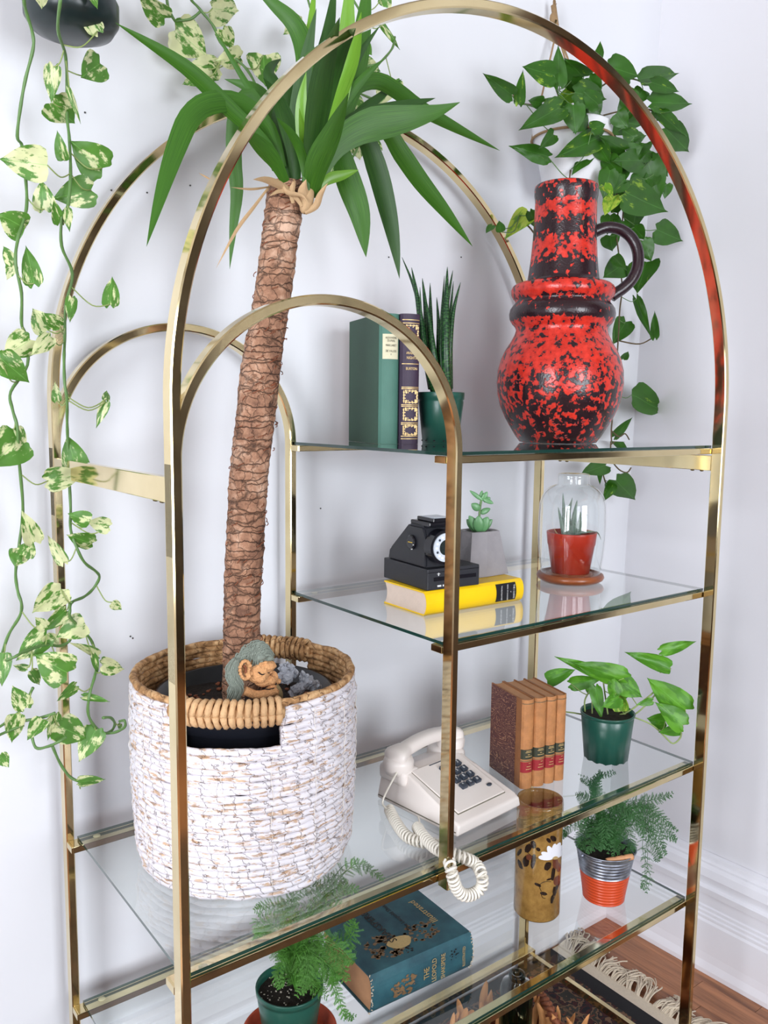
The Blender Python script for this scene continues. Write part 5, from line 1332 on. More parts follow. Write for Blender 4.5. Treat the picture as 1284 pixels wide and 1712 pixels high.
# ------------------------------------------------------------------ glass cloche, wooden dish, red pot with zebra plant
CQ = Vector((0.936, 0.223, Z2)); dQ = DI(CQ); rQ = 55.5 * dQ / F
wdsh = tag(recentre(lathe('wooden_dish', [(0, 0.0), (rQ * .80, 0.0), (rQ * .96, 0.006), (rQ * 1.0, 0.011), (rQ * .97, 0.016), (rQ * .90, 0.0185), (rQ * .84, 0.0185), (rQ * .82, 0.0155), (rQ * .66, 0.0155), (rQ * .63, 0.019), (rQ * .58, 0.019), (0, 0.018)], 'dish_wood', None, CQ + Vector((0, 0, 0.0003)), 64)), 'round turned reddish wooden dish under the glass cloche', 'dish')
gz = lambda py: ZH(CQ.x, CQ.y, py) - Z2
rg_ = lambda px: px * dQ / F
cl_prof = [(rQ * .875, 0.0166), (rQ * .905, 0.030), (rg_(55), gz(900)), (rg_(54.5), gz(850)), (rg_(52), gz(835)), (rg_(46), gz(822)), (rg_(36), gz(814)), (rg_(28), gz(810)), (rg_(26.5), gz(806)), (rg_(26), gz(800)), (rg_(26.5), gz(796)), (rg_(25), gz(793)), (rg_(20), gz(791.5)), (0, gz(792.5))]
outer = smooth_pts([Vector((r, 0, z)) for r, z in cl_prof], 3); outer = [(max(0, p.x), p.z) for p in outer]
inner = [(max(0, r - 0.0022), z - (0.0 if z < .1 else 0.002)) for r, z in outer][::-1]
clo = tag(recentre(lathe('glass_cloche', outer + inner + [outer[0]], 'cloche_glass', None, CQ, 64)), 'clear glass cloche with short neck covering the small red plant pot', 'cloche')
rp = thing('zebra_plant', 'small striped zebra plant in a red plastic pot under the cloche', 'potted plant', CQ + Vector((0, 0, 0.0195)))
c0 = CQ + Vector((0, 0, 0.0195)); hp0 = ZH(CQ.x, CQ.y, 889) - c0.z
rT, rB = rg_(41), rg_(31)
lathe('pot', [(0, 0), (rB, 0), (rB + (rT - rB) * .70, hp0 * .68), (rT * .95, hp0 * .69), (rT, hp0 * .97), (rT, hp0), (rT * .94, hp0), (rT * .90, hp0 * .8), (0, hp0 * .8)], 'red_plastic', rp, c0, 48)
lathe('soil', [(0, 0.002), (rT * .9, 0)], 'soil', rp, c0 + Vector((0, 0, hp0 * .86)), 30)
zc = c0 + Vector((0, 0, hp0 * .86)); dz_ = DI(zc)
def zleaf(pts, w, off=0.0, m='blade_zebra'):
    n = len(pts); P = [PD(x, y, dz_ - off * i / (n - 1)) for i, (x, y) in enumerate(pts)]
    ribbon('leaf', P, w * dz_ / F, m, rp, 0.55, 0.0, 12, lambda t: (0.75 + 0.5 * min(t, .3)) * (1 - t) ** 0.7 + 0.02)
for pts, w, of in [([(948, 894), (944, 870), (941, 824)], 11, .0), ([(943, 894), (938, 870), (933, 848)], 10, .005), ([(952, 894), (949, 868), (957, 832)], 13, -.01), ([(950, 896), (950, 875), (952, 842)], 15, .015), ([(962, 894), (960, 868), (965, 836)], 15, .01), ([(965, 894), (972, 878), (982, 860)], 12, .0), ([(962, 896), (968, 880), (971, 855)], 12, .014), ([(958, 896), (958, 880), (957, 865)], 10, .02), ([(960, 893), (975, 890), (996, 889)], 7, .012), ([(996, 889), (1001, 893), (1005, 903)], 3, .012)]: zleaf(pts, w, of)
for pts in ([(932, 893), (928, 887), (927, 882)], [(975, 892), (985, 887), (994, 890)]): zleaf(pts, 3, 0, 'dry_leaf')

# ------------------------------------------------------------------ green pots
def pot(parent, c, rT, rB, hgt, m, seg=48, lip=0.010, soil='soil', wavy=False):
    prof = [(0, 0.0), (rB, 0.0), (rB + (rT - rB) * 0.88, hgt - lip * 1.3), (rT * .955, hgt - lip), (rT, hgt - lip * .9), (rT * 1.01, hgt - 0.001), (rT * 1.0, hgt), (rT * .965, hgt), (rT * .94, hgt - lip), (rT * .90, hgt * .72), (0, hgt * .72)]
    o = lathe('pot', prof, m, parent, c, seg)
    if wavy:
        for v in o.data.vertices:
            p = v.co - Vector(c); a = math.atan2(p.y, p.x)
            if p.z < 0.001 and math.hypot(p.x, p.y) > rB * .9: v.co.z += 0.0016 + 0.0016 * math.cos(a * 14)
            if hgt * .3 < p.z < hgt * .95: f = 1 + 0.018 * math.sin(a * 3 + 1.2) * math.sin(p.z / hgt * 3.1); v.co.x = c[0] + p.x * f; v.co.y = c[1] + p.y * f
    bm = bmesh.new(); r2 = rT * .93; zz = c[2] + hgt - lip - 0.004; g = []
    for i in range(9):
        g.append([bm.verts.new((c[0] + r2 * i / 8 * math.cos(2 * PI * j / 28), c[1] + r2 * i / 8 * math.sin(2 * PI * j / 28), zz + 0.0035 * mnoise.noise(Vector((i * .9, j * .7, c[0] * 40))))) for j in range(28)])
    for i in range(8):
        for j in range(28): bm.faces.new((g[i][j], g[i + 1][j], g[i + 1][(j + 1) % 28], g[i][(j + 1) % 28]))
    bmesh.ops.remove_doubles(bm, verts=bm.verts[:], dist=1e-5)
    from_bm('soil', bm, soil, parent, True)
    return zz
def pot_from_px(name, label, z, bottom_px, rim_y, rTpx, rBpx, Yc, m, cat='potted plant', **kw):
    b = PZ(bottom_px[0], bottom_px[1], z)
    d = DI(b); rB = rBpx * d / F
    back = Vector((b.x - CAM.x, b.y - CAM.y, 0)).normalized() * rB
    c = b + back; c.z = z + 0.0003; d = DI(c); rB = rBpx * d / F; rT = rTpx * d / F
    hgt = ZH(c.x, c.y, rim_y) - c.z
    t = thing(name, label, cat, c)
    zs = pot(t, c, rT, rB, hgt, m, **kw)
    return t, c, hgt, rT, zs
# snake plant behind the books
sc0 = pA + Matrix.Rotation(gang, 3, 'Z') @ Vector((pth + 0.040, 0.055, 0)); 
dS = DI(sc0); pS = PD(736, 741, dS); sc0 = Vector((pS.x, pS.y, Z1 + 0.0003)); dS = DI(sc0)
spn = thing('snake_plant', 'spiky cylindrical snake plant in a green plastic pot beside the books', 'potted plant', sc0)
hS = ZH(sc0.x, sc0.y, 656) - sc0.z
zs = pot(spn, sc0, 38.5 * dS / F, 30 * dS / F, hS, 'green_plastic', lip=0.014)
for k_ in range(12):
    a = 2 * PI * k_ / 12; bm = bmesh.new(); bmesh.ops.create_icosphere(bm, subdivisions=1, radius=0.0026, matrix=Matrix.Translation((sc0.x + 0.0305 * dS / F * 1000 * math.cos(a) / 1.0 * 1.0 if False else sc0.x + 30.3 * dS / F * math.cos(a), sc0.y + 30.3 * dS / F * math.sin(a), sc0.z + 0.005)) @ Matrix.Diagonal((1, 1, .6, 1))); from_bm('drain_hole', bm, 'black_plastic', spn)
for pts, w, of in [([(728, 650), (712, 580), (695, 490), (672, 430)], 9, .0), ([(722, 650), (708, 570), (698, 500), (688, 447)], 13, .02), ([(728, 655), (716, 590), (712, 520), (706, 465)], 14, .01), ([(732, 655), (722, 600), (720, 530), (719, 473)], 12, -.01), ([(738, 650), (734, 590), (733, 540), (730, 497)], 10, .0),
                   ([(742, 655), (740, 590), (746, 520), (757, 452)], 13, .0), ([(748, 655), (745, 590), (746, 510), (748, 446)], 17, .022), ([(752, 650), (752, 580), (758, 520), (770, 472)], 11, .01), ([(744, 655), (738, 600), (738, 540), (743, 461)], 9, .015), ([(735, 655), (726, 600), (718, 540), (712, 500)], 13, .025), ([(748, 655), (752, 600), (752, 540), (758, 470)], 11, -.02), ([(725, 655), (716, 620), (706, 560), (702, 480)], 11, .028)]:
    n = len(pts); P = smooth_pts([PD(x, y, dS - of * min(1, i)) for i, (x, y) in enumerate(pts)], 5); w2 = w * dS / F / 2
    V, Fc, UV = tube_data(P, [w2 * (1.0 - (i / (len(P) - 1)) ** 2.2) * 0.95 + 0.0003 for i in range(len(P))], 8)
    tot = sum((P[i + 1] - P[i]).length for i in range(len(P) - 1)); UV = [tuple((v, u / tot) for u, v in f) for f in UV]
    mesh_from('leaf', V, Fc, UV, 'blade_snake', spn)
# pothos in a crumpled green pot
pt, pcn, ph, prT, pz = pot_from_px('green_pothos', 'bright green young pothos in a crumpled green pot beside leather books', Z3, (1012, 1280), 1189, 44, 36, None, 'green_plastic', wavy=True, lip=0.006)
dP = DI(pcn)
gl = [(1005, 1130, 928, 1097, 20), (915, 1138, 962, 1119, 27), (1043, 1134, 962, 1112, 36), (955, 1143, 1008, 1136, 25), (995, 1150, 1006, 1203, 22), (1035, 1166, 1008, 1182, 28), (1040, 1189, 1034, 1152, 27, 'leaf_lime'), (1036, 1140, 1073, 1166, 38), (1120, 1116, 1045, 1090, 27), (1107, 1088, 1166, 1072, 21), (1146, 1186, 1083, 1137, 46), (1112, 1206, 1083, 1202, 30), (1141, 1212, 1098, 1174, 36), (1137, 1217, 1102, 1225, 21), (1090, 1172, 1063, 1178, 13), (1030, 1160, 1020, 1130, 24), (990, 1155, 975, 1135, 18), (1046, 1150, 1030, 1175, 22)]
Sg = []; BL = ([], [], [])
def gP(x, y, off=0.0): return PD(x, y, dP - off)
for s in [[(1030, 1202), (1040, 1194), (1062, 1200), (1090, 1212), (1110, 1230), (1125, 1243), (1138, 1232), (1138, 1216)], [(1025, 1200), (1050, 1190), (1075, 1172), (1092, 1158), (1106, 1145)], [(1030, 1200), (1060, 1195), (1090, 1168), (1102, 1150)], [(1000, 1200), (960, 1192), (930, 1189)], [(1018, 1204), (1014, 1180), (1010, 1150), (1008, 1135)], [(1104, 1125), (1104, 1110), (1104, 1098)], [(1120, 1122), (1120, 1116)], [(978, 1190), (978, 1170), (988, 1152)], [(990, 1200), (990, 1175), (990, 1150)]]:
    sp2 = smooth_pts([gP(x, y, 0.0) for x, y in s], 5); Sg += sp2; accumulate(BL, sp2, 0.0017, 6)
mesh_from('stems', BL[0], BL[1], None, 'petiole', pt)
BL = ([], [], [])
for q in gl:
    of = random.uniform(-.02, .04); of2 = of + random.uniform(-.02, .03); b = gP(q[0], q[1], of); t = gP(q[2], q[3], of2)
    heart(pt, b, t, q[4] * dP / F, q[5] if len(q) > 5 else 'leaf_plain', random.uniform(-.35, .35))
    i = nearest(b, Sg)
    if (Sg[i] - b).length > .004: accumulate(BL, petiole_curve(b, Sg[i], .1), 0.0011, 5)
stuff(mesh_from('petioles', BL[0], BL[1], None, 'petiole', pt))

# ------------------------------------------------------------------ asparagus ferns
def frond(BL, pts, width, rach=0.0009, pin=26, droop=0.3, fine=9):
    P = smooth_pts(pts, 8); n = len(P); accumulate(BL, P, [rach * (1 - 0.7 * i / n) for i in range(n)], 4)
    V, Fc, UV = BL
    L = sum((P[i + 1] - P[i]).length for i in range(n - 1)); nrm = random.uniform(-.5, .5)
    for j in range(pin):
        t = 0.12 + 0.86 * j / (pin - 1); q = t * (n - 1); i = min(int(q), n - 2); c = P[i].lerp(P[i + 1], q - i); tg = (P[i + 1] - P[i]).normalized()
        s = tg.cross((c - CAM).normalized()); s = s if s.length > .1 else tg.orthogonal(); s.normalize(); s = Matrix.Rotation(nrm, 3, tg) @ s
        wl = width * math.sin(PI * min(1, t * 0.85 + 0.12)) ** 0.8 * random.uniform(.8, 1.1)
        for sg in (-1, 1):
            d = (s * sg + tg * random.uniform(.35, .8) + Vector((random.uniform(-.25, .25), random.uniform(-.25, .25), -droop * .3 + random.uniform(-.3, .25)))).normalized(); e = c + d * wl + Vector((0, 0, -droop * wl * 0.25))
            b0 = len(V); u = d.cross(tg).normalized() if d.cross(tg).length > .01 else UP
            r0 = 0.0004
            V += [c + u * r0, c - u * r0, e]; Fc.append((b0, b0 + 1, b0 + 2)); UV.append(((0, 0),) * 3)
            for k in range(fine):
                f = 0.15 + 0.85 * k / fine; m = c.lerp(e, f)
                for sg2 in (-1, 1):
                    dd = (d * 0.7 + d.cross(u) * sg2 * 0.75 + u * random.uniform(-.5, .5)).normalized(); ln = wl * 0.12 * (1.1 - f * .6) + 0.0012
                    w = dd.cross(u).normalized() * 0.00040; b0 = len(V)
                    V += [m - w, m + w, m + dd * ln]; Fc.append((b0, b0 + 1, b0 + 2)); UV.append(((0, 0),) * 3)
def fern(parent, base, dist, fronds, m='fern_green', width=0.02):
    for (pts, w, off) in fronds:
        BL = ([], [], []); n = len(pts)
        P = [base] + [PD(x, y, dist - off * (i + 1) / n) for i, (x, y) in enumerate(pts)]
        frond(BL, P, w)
        for rpt in range(2):
            jx = [(x + random.uniform(-9, 9), y + random.uniform(-8, 8)) for x, y in pts]
            frond(BL, [base] + [PD(x, y, dist - off * (i + 1) / n + random.uniform(-.01, .01)) for i, (x, y) in enumerate(jx)], w * random.uniform(.6, .9), pin=20)
        mesh_from('frond', BL[0], BL[1], None, m, parent, False)
bkt_b = PZ(1008, 1516, Z4); dB = DI(bkt_b); rBb = 33.5 * dB / F; bc = bkt_b + Vector((bkt_b.x - CAM.x, bkt_b.y - CAM.y, 0)).normalized() * rBb; bc.z = Z4 + 0.0003; dB = DI(bc)
bu = thing('tin_bucket', 'ribbed galvanised bucket with orange lower half holding a feathery fern', 'potted plant', bc)
rT_, rB_ = 48 * dB / F, 33.5 * dB / F; hB = ZH(bc.x, bc.y, 1413) - bc.z; zsp = hB * 0.55
def ribs(z0, z1, n):
    out = []
    for i in range(n * 4 + 1):
        z = z0 + (z1 - z0) * i / (n * 4); r = rB_ + (rT_ - rB_) * (z / hB) ** 1.15; out.append((r + 0.0009 * math.cos(i * PI / 2), z))
    return out
lathe('orange_band', [(0, 0), (rB_ * .97, 0)] + ribs(0.001, zsp, 9), 'orange_paint', bu, bc, 56)
lathe('bucket_body', ribs(zsp, hB * .93, 6) + [(rT_ * .99, hB * .95), (rT_ * 1.03, hB * .97), (rT_ * 1.045, hB * .99), (rT_ * 1.03, hB), (rT_ * .99, hB * .985), (rT_ * .96, hB * .9), (rB_ * 1.05, hB * .5), (0, hB * .5)], 'galvanised', bu, bc, 56)
lathe('soil', [(0, 0.003), (rT_ * .93, 0)], 'soil', bu, bc + Vector((0, 0, hB * .88)), 30)
gA_ = PD(1014, 1440, dB - rT_ * 1.08); gB_ = PD(1058, 1432, dB - rT_ * 0.92)
wg = []
for i in range(19):
    t = i / 18; wg.append(gA_.lerp(gB_, t))
tube('wooden_grip', wg, [0.0062 * (0.92 if i in (0, 18) else (0.80 if i in (6, 12) else 1.0)) for i in range(19)], 'cork_wood', bu, 14)
hv = [bc + Vector((math.cos(a) * rT_ * 1.03, math.sin(a) * rT_ * 1.03, hB * .93)) for a in (R(170), R(-10))]
tube('bail_wire', smooth_pts([hv[0], hv[0].lerp(gA_, .5) - FW * 0.012, gA_, gB_, hv[1].lerp(gB_, .5) - FW * 0.008, hv[1]], 8), 0.0011, 'galvanised', bu, 6)
for q in hv:
    bm = bmesh.new(); bmesh.ops.create_icosphere(bm, subdivisions=2, radius=0.004, matrix=Matrix.Translation(q)); from_bm('handle_ear', bm, 'galvanised', bu, True)
bb = bc + Vector((0, 0, hB * .88))
random.seed(5)
FR = [([(1010, 1370), (1025, 1345), (1045, 1330)], .022, .02), ([(1000, 1360), (985, 1340), (965, 1330)], .020, .01), ([(1020, 1365), (1060, 1345), (1085, 1338), (1118, 1328)], .022, .0), ([(1030, 1370), (1065, 1350), (1083, 1370), (1083, 1420), (1080, 1470), (1074, 1486)], .019, .03),
      ([(1030, 1380), (1070, 1360), (1100, 1375), (1118, 1395), (1131, 1405)], .020, .01), ([(1035, 1390), (1060, 1380), (1095, 1400), (1112, 1430)], .020, .02), ([(1000, 1380), (975, 1372), (950, 1385), (942, 1398)], .016, .03), ([(990, 1375), (970, 1360), (950, 1375)], .016, .0), ([(1000, 1350), (996, 1320), (1000, 1298), (1030, 1292)], .012, .0),
      ([(998, 1345), (992, 1315), (970, 1302)], .010, .0), ([(994, 1340), (996, 1310), (1005, 1290)], .010, -.01), ([(1010, 1385), (1020, 1375), (1030, 1400), (1030, 1425)], .020, .05), ([(1000, 1390), (1000, 1380), (990, 1400), (985, 1420)], .020, .05), ([(1005, 1380), (1012, 1365), (1010, 1390), (1008, 1420)], .022, .055), ([(1020, 1385), (1045, 1385), (1055, 1410), (1050, 1430)], .02, .04),
      ([(990, 1385), (980, 1385), (972, 1405), (975, 1420)], .018, .03), ([(1040, 1370), (1075, 1380), (1095, 1420), (1098, 1440)], .02, .0), ([(1000, 1365), (1015, 1340), (1040, 1350), (1055, 1370)], .022, .03), ([(1040, 1360), (1070, 1350), (1100, 1360), (1125, 1385)], .018, .02), ([(1020, 1360), (1040, 1350), (1060, 1360), (1075, 1400)], .02, .035)]
fern(bu, bb, dB, FR)
BL = ([], [], [])
for i in range(20):
    a = random.uniform(0, 2 * PI); q = random.uniform(.2, 1) * rT_; e = bb + Vector((math.cos(a) * q, math.sin(a) * q, random.uniform(.01, .045))); frond(BL, [bb, bb.lerp(e, .5) + Vector((0, 0, .02)), e], .016, pin=16, fine=6)
stuff(mesh_from('foliage', BL[0], BL[1], None, 'fern_green', bu, False))
# fern in green pot on terracotta saucer
fb = Vector((PZ(483, 1700, Z4).x + 0.010, PZ(483, 1700, Z4).y + 0.0, 0)); 
zf_ = Z4
fcx = PD(478, 1650, 1.30)
rimc = PZ(484, 1645, Z4 + 0.0145 + 0.092); fc = Vector((rimc.x, rimc.y, Z4 + 0.0145)); dF = DI(rimc)
sa_c = Vector((fc.x, fc.y, Z4 + 0.0003)); rSa = 80 * dF / F
sau = tag(recentre(lathe('saucer', [(0, 0), (rSa * .84, 0), (rSa * .97, 0.012), (rSa * 1.0, 0.030), (rSa * .97, 0.032), (rSa * .93, 0.030), (rSa * .90, 0.015), (rSa * .8, 0.0135), (0, 0.0135)], 'terracotta', None, sa_c, 64)), 'terracotta saucer under the green fern pot on the lowest shelf', 'saucer')
fn = thing('asparagus_fern', 'feathery bright asparagus fern in green plastic pot on terracotta saucer', 'potted plant', fc)
hF = rimc.z - fc.z
zsf = pot(fn, fc, 56 * dF / F, 42 * dF / F, hF, 'green_plastic', lip=0.010)
chips(fn, (fc.x, fc.y, zsf + 0.002), 50 * dF / F, 60, 'perlite', 0.0016)
FF = [([(500, 1600), (540, 1590), (580, 1570), (590, 1540)], .03, .0), ([(500, 1590), (530, 1570), (560, 1600), (575, 1640)], .028, .03), ([(490, 1600), (510, 1580), (520, 1620), (500, 1660)], .028, .06), ([(500, 1600), (540, 1620), (560, 1650), (575, 1690), (590, 1705)], .014, .06), ([(480, 1600), (470, 1580), (440, 1570), (425, 1590)], .025, .03),
      ([(500, 1580), (540, 1500), (580, 1455), (610, 1450), (642, 1470)], .018, -.01), ([(500, 1580), (530, 1520), (560, 1490), (600, 1485)], .022, .0), ([(490, 1580), (490, 1530), (460, 1515), (425, 1522)], .022, .0), ([(485, 1580), (470, 1550), (440, 1545), (428, 1570)], .022, .02), ([(495, 1580), (510, 1540), (550, 1520), (590, 1530)], .026, .02),
      ([(500, 1590), (530, 1600), (555, 1620), (560, 1640)], .026, .06), ([(495, 1590), (505, 1600), (520, 1640), (540, 1660)], .024, .07), ([(490, 1600), (480, 1600), (465, 1630), (470, 1650)], .018, .05), ([(500, 1590), (530, 1575), (570, 1590), (585, 1610)], .026, .04), ([(500, 1560), (530, 1500), (555, 1475), (580, 1480)], .022, -.03), ([(490, 1560), (480, 1520), (500, 1490), (540, 1480)], .02, -.02)]
fern(fn, Vector((fc.x + 0.01, fc.y, zsf)), dF, FF, 'fern_green_bright')
BL = ([], [], [])
for i in range(26):
    a = random.uniform(-1.2, 1.8); q = random.uniform(.3, 1.2) * 0.06; e = Vector((fc.x + .012 + math.cos(a) * q, fc.y + math.sin(a) * q, zsf + random.uniform(.015, .07))); b_ = Vector((fc.x + .01, fc.y, zsf)); frond(BL, [b_, b_.lerp(e, .5) + Vector((0, 0, .03)), e], .02, pin=16, fine=6)
stuff(mesh_from('foliage', BL[0], BL[1], None, 'fern_green_bright', fn, False))

# ------------------------------------------------------------------ stoneware vase with a daisy
mb = PZ(896, 1543.5, Z4); dM = DI(mb); rM = 38 * dM / F; mc = mb + Vector((mb.x - CAM.x, mb.y - CAM.y, 0)).normalized() * rM; mc.z = Z4 + 0.0003; dM = DI(mc); rM = 38 * dM / F; hM = min(Z3 - LED - Z4 - 0.008, ZH(mc.x, mc.y, 1334) - mc.z)
mv = thing('stoneware_vase', 'tall brown glazed stoneware cylinder vase painted with a white daisy', 'vase', mc)
lathe('body', [(0, 0.0), (rM * .94, 0.0), (rM, 0.004), (rM, hM * .5), (rM * 1.0, hM * .97), (rM * .985, hM), (rM * .93, hM), (rM * .91, hM * .97), (rM * .91, 0.012), (0, 0.01)], 'stoneware', mv, mc, 72)
va = math.atan2(CAM.y - mc.y, CAM.x - mc.x)
def cyl(x, y):
    """pixel on the vase front -> (angle, z)"""
    s = max(-.98, min(.98, (x - 896.5) / 38.0)); a = va + math.asin(s)
    p = mc + Vector((math.cos(a), math.sin(a), 0)) * rM
    return a, ZH(p.x, p.y, y)
def patch(name, pts, m, lift):
    q = [cyl(x, y) for x, y in pts]; n = len(q); ca = sum(a for a, _ in q) / n; cz = sum(z for _, z in q) / n; bm = bmesh.new()
    rings = []
    for f in (1.0, .66, .33): rings.append([bm.verts.new((mc.x + (rM + lift) * math.cos(ca + (a - ca) * f), mc.y + (rM + lift) * math.sin(ca + (a - ca) * f), cz + (z - cz) * f)) for a, z in q])
    cv = bm.verts.new((mc.x + (rM + lift) * math.cos(ca), mc.y + (rM + lift) * math.sin(ca), cz))
    for r0, r1 in ((0, 1), (1, 2)):
        for i in range(n): bm.faces.new((rings[r0][i], rings[r0][(i + 1) % n], rings[r1][(i + 1) % n], rings[r1][i]))
    for i in range(n): bm.faces.new((rings[2][i], rings[2][(i + 1) % n], cv))
    return from_bm(name, bm, m, mv, True)
def blobp(cx, cy, rx, ry, rot=0, n=12, jag=.12):
    out = []
    for i in range(n):
        a = 2 * PI * i / n; r = 1 + random.uniform(-jag, jag); x = rx * math.cos(a) * r; y = ry * math.sin(a) * r; out.append((cx + x * math.cos(rot) - y * math.sin(rot), cy + x * math.sin(rot) + y * math.cos(rot)))
    return out
for args in [(880, 1418, 5, 8, .3), (888, 1412, 4, 7, -.3), (877, 1440, 5, 10, 0), (889, 1440, 4, 12, .1), (868, 1445, 3, 9, -.4), (912, 1405, 3, 5, -.6), (919, 1402, 4, 6, -.7), (912, 1448, 5, 8, .4), (866, 1425, 3, 7, .5), (921, 1460, 3, 12, .1), (896, 1420, 4, 3, .6), (897, 1479, 6, 2.5, .5), (924, 1490, 3, 8, 0), (915, 1470, 5, 1.5, -.3), (921, 1503, 2.5, 8, .1), (907, 1494, 6, 3, .2), (929, 1480, 2.5, 9, .3)]: patch('painted_leaf', blobp(*args), 'slip_dark', 0.0003)
for args in [(882, 1433, 5, 5, 0), (924, 1443, 5, 9, 0), (927, 1472, 5, 9, .3), (929, 1450, 4, 8, 0)]: patch('painted_petal', blobp(*args), 'slip_brown', 0.0005)
for k_, (ax, ay) in enumerate([(896.5, 1433), (901, 1425), (911, 1414), (922, 1410), (930, 1408), (935, 1413), (936.5, 1423)]):
    bx3, by3 = 920, 1434; mx_, my_ = (ax + bx3) / 2, (ay + by3) / 2; L = math.hypot(ax - bx3, ay - by3) / 2; patch('daisy_petal', blobp(mx_, my_, L, 4.6, math.atan2(ay - by3, ax - bx3), 14, .03), 'petal_white', 0.0008)
patch('daisy_centre', blobp(923, 1434, 4.5, 2.6, -.2), 'gilt', 0.0011)
V = ([], [], [])
for arc in ([(903, 1490), (900, 1480), (908, 1474), (918, 1474)], [(903, 1492), (905, 1500), (910, 1502)], [(874, 1420), (885, 1430), (896, 1435)], [(922, 1506), (926, 1495), (931, 1478)]):
    P = []
    for x, y in arc: a, z = cyl(x, y); P.append((mc.x + (rM + .0003) * math.cos(a), mc.y + (rM + .0003) * math.sin(a), z))
    accumulate(V, smooth_pts(P, 4), 0.0006, 4)
mesh_from('painted_line', V[0], V[1], None, 'slip_dark', mv)

# ------------------------------------------------------------------ telephone
F0 = PZ(764, 1403, Z3 + 0.0003); F1 = PZ(871, 1349, Z3 + 0.0003); F2 = PZ(643, 1329, Z3 + 0.0003)
pxv = (F1 - F0); phw = pxv.length; pxv.normalize(); pyv = Vector((-pxv.y, pxv.x, 0)); phd = min(0.205, abs((F2 - F0).dot(pyv)) + 0.0)
phd = max(phd, 0.185)
ph_ = thing('telephone', 'cream push-button desk telephone with dark keys and coiled cord on glass shelf', 'telephone', F0)
MP = Matrix((pxv, pyv, Vector((0, 0, 1)))).transposed().to_4x4(); MP.translation = F0
def pw_(x, y, z): return MP @ Vector((x, y, z))
# body: side profile (y,z) extruded with bevel: low at the front, rising to the handset rest
def topz(y):
    t = y / phd
    if t < 0.05: return 0.020 + 0.004 * t / .05
    if t < 0.68: return 0.024 + 0.040 * (t - .05) / .63
    if t < 0.80: return 0.064
    return 0.064 - 0.012 * (t - .8) / .2
def body(b):
    ys = [0.0, phd * .05, phd * .3, phd * .5, phd * .68, phd * .8, phd]
    ring = []
    for y in ys: ring.append((y, topz(y)))
    pts = [(0, 0.002)] + ring + [(phd, 0.002)]
    ins = 0.012
    A = [b.verts.new((0 if z < .003 else ins * min(1, z / .05), y, z)) for y, z in pts]
    B = [b.verts.new((phw if z < .003 else phw - ins * min(1, z / .05), y, z)) for y, z in pts]
    n = len(pts)
    for i in range(n): b.faces.new((A[i], A[(i + 1) % n], B[(i + 1) % n], B[i]))
    b.faces.new(A); b.faces.new(B)
    bmesh.ops.bevel(b, geom=b.edges[:], offset=0.0045, segments=3, affect='EDGES', profile=.6)
lpart('body', body, 'phone_cream', ph_, MP, True)
lpart('seam', lambda b: add_box(b, -0.0002, phw + 0.0002, 0.004, phd - 0.004, 0.0085, 0.0092), 'label_ink', ph_, MP)
# sloping face
s0, s1 = Vector((0, phd * .05, topz(phd * .05))), Vector((0, phd * .68, topz(phd * .68) - .001)); sl = (s1 - s0); slope = math.atan2(sl.z, sl.y); sL = sl.length
MFc = MP @ Matrix.Translation((phw / 2, phd * .05, topz(phd * .05) + 0.0005)) @ Matrix.Rotation(slope, 4, 'X')
plw = phw * .42; 
lpart('faceplate', lambda b: add_box(b, -phw * .36, phw * .36, sL * .08, sL * .985, -0.003, 0.0032, 0.0012), 'phone_cream', ph_, MFc)
lpart('faceplate_gap', lambda b: add_box(b, -phw * .367, phw * .367, sL * .07, sL * .995, -0.003, 0.0008, 0.0004), 'petiole' if False else 'label_ink', ph_, MFc)
digits = '123456789*0#'; kx = 0.0178; ky = 0.0165
for i in range(12):
    c_, r_ = i % 3, i // 3; x = (c_ - 1) * kx + 0.014; y = sL * .80 - r_ * ky * 1.0
    kk = lpart('key', lambda b: add_box(b, x - .0066, x + .0066, y - .0058, y + .0058, 0.003, 0.0095, 0.0014), 'key_dark', ph_, MFc)
    text_mesh('digit', digits[i], 0.0085, 'white_print', kk, MFc @ Matrix.Translation((x - .001, y + 0.0004, 0.0097)), 0.00005)
kk = lpart('small_button', lambda b: bmesh.ops.create_uvsphere(b, u_segments=16, v_segments=8, radius=1, matrix=Matrix.Translation((0.046, sL * .80 - 3 * ky - .018, 0.004)) @ Matrix.Diagonal((0.0062, 0.0038, 0.0022, 1))), 'key_dark', ph_, MFc, True)
lpart('hook_slot', lambda b: add_box(b, -0.020, 0.034, sL * .95, sL * .965, 0.0032, 0.0036), 'key_dark', ph_, MFc)
# cradle horns
for xx in (0.002, phw - 0.045):
    lpart('cradle', lambda b: add_box(b, xx, xx + 0.043, phd * .66, phd * .99, 0.040, 0.068, 0.008), 'phone_cream', ph_, MP, True)
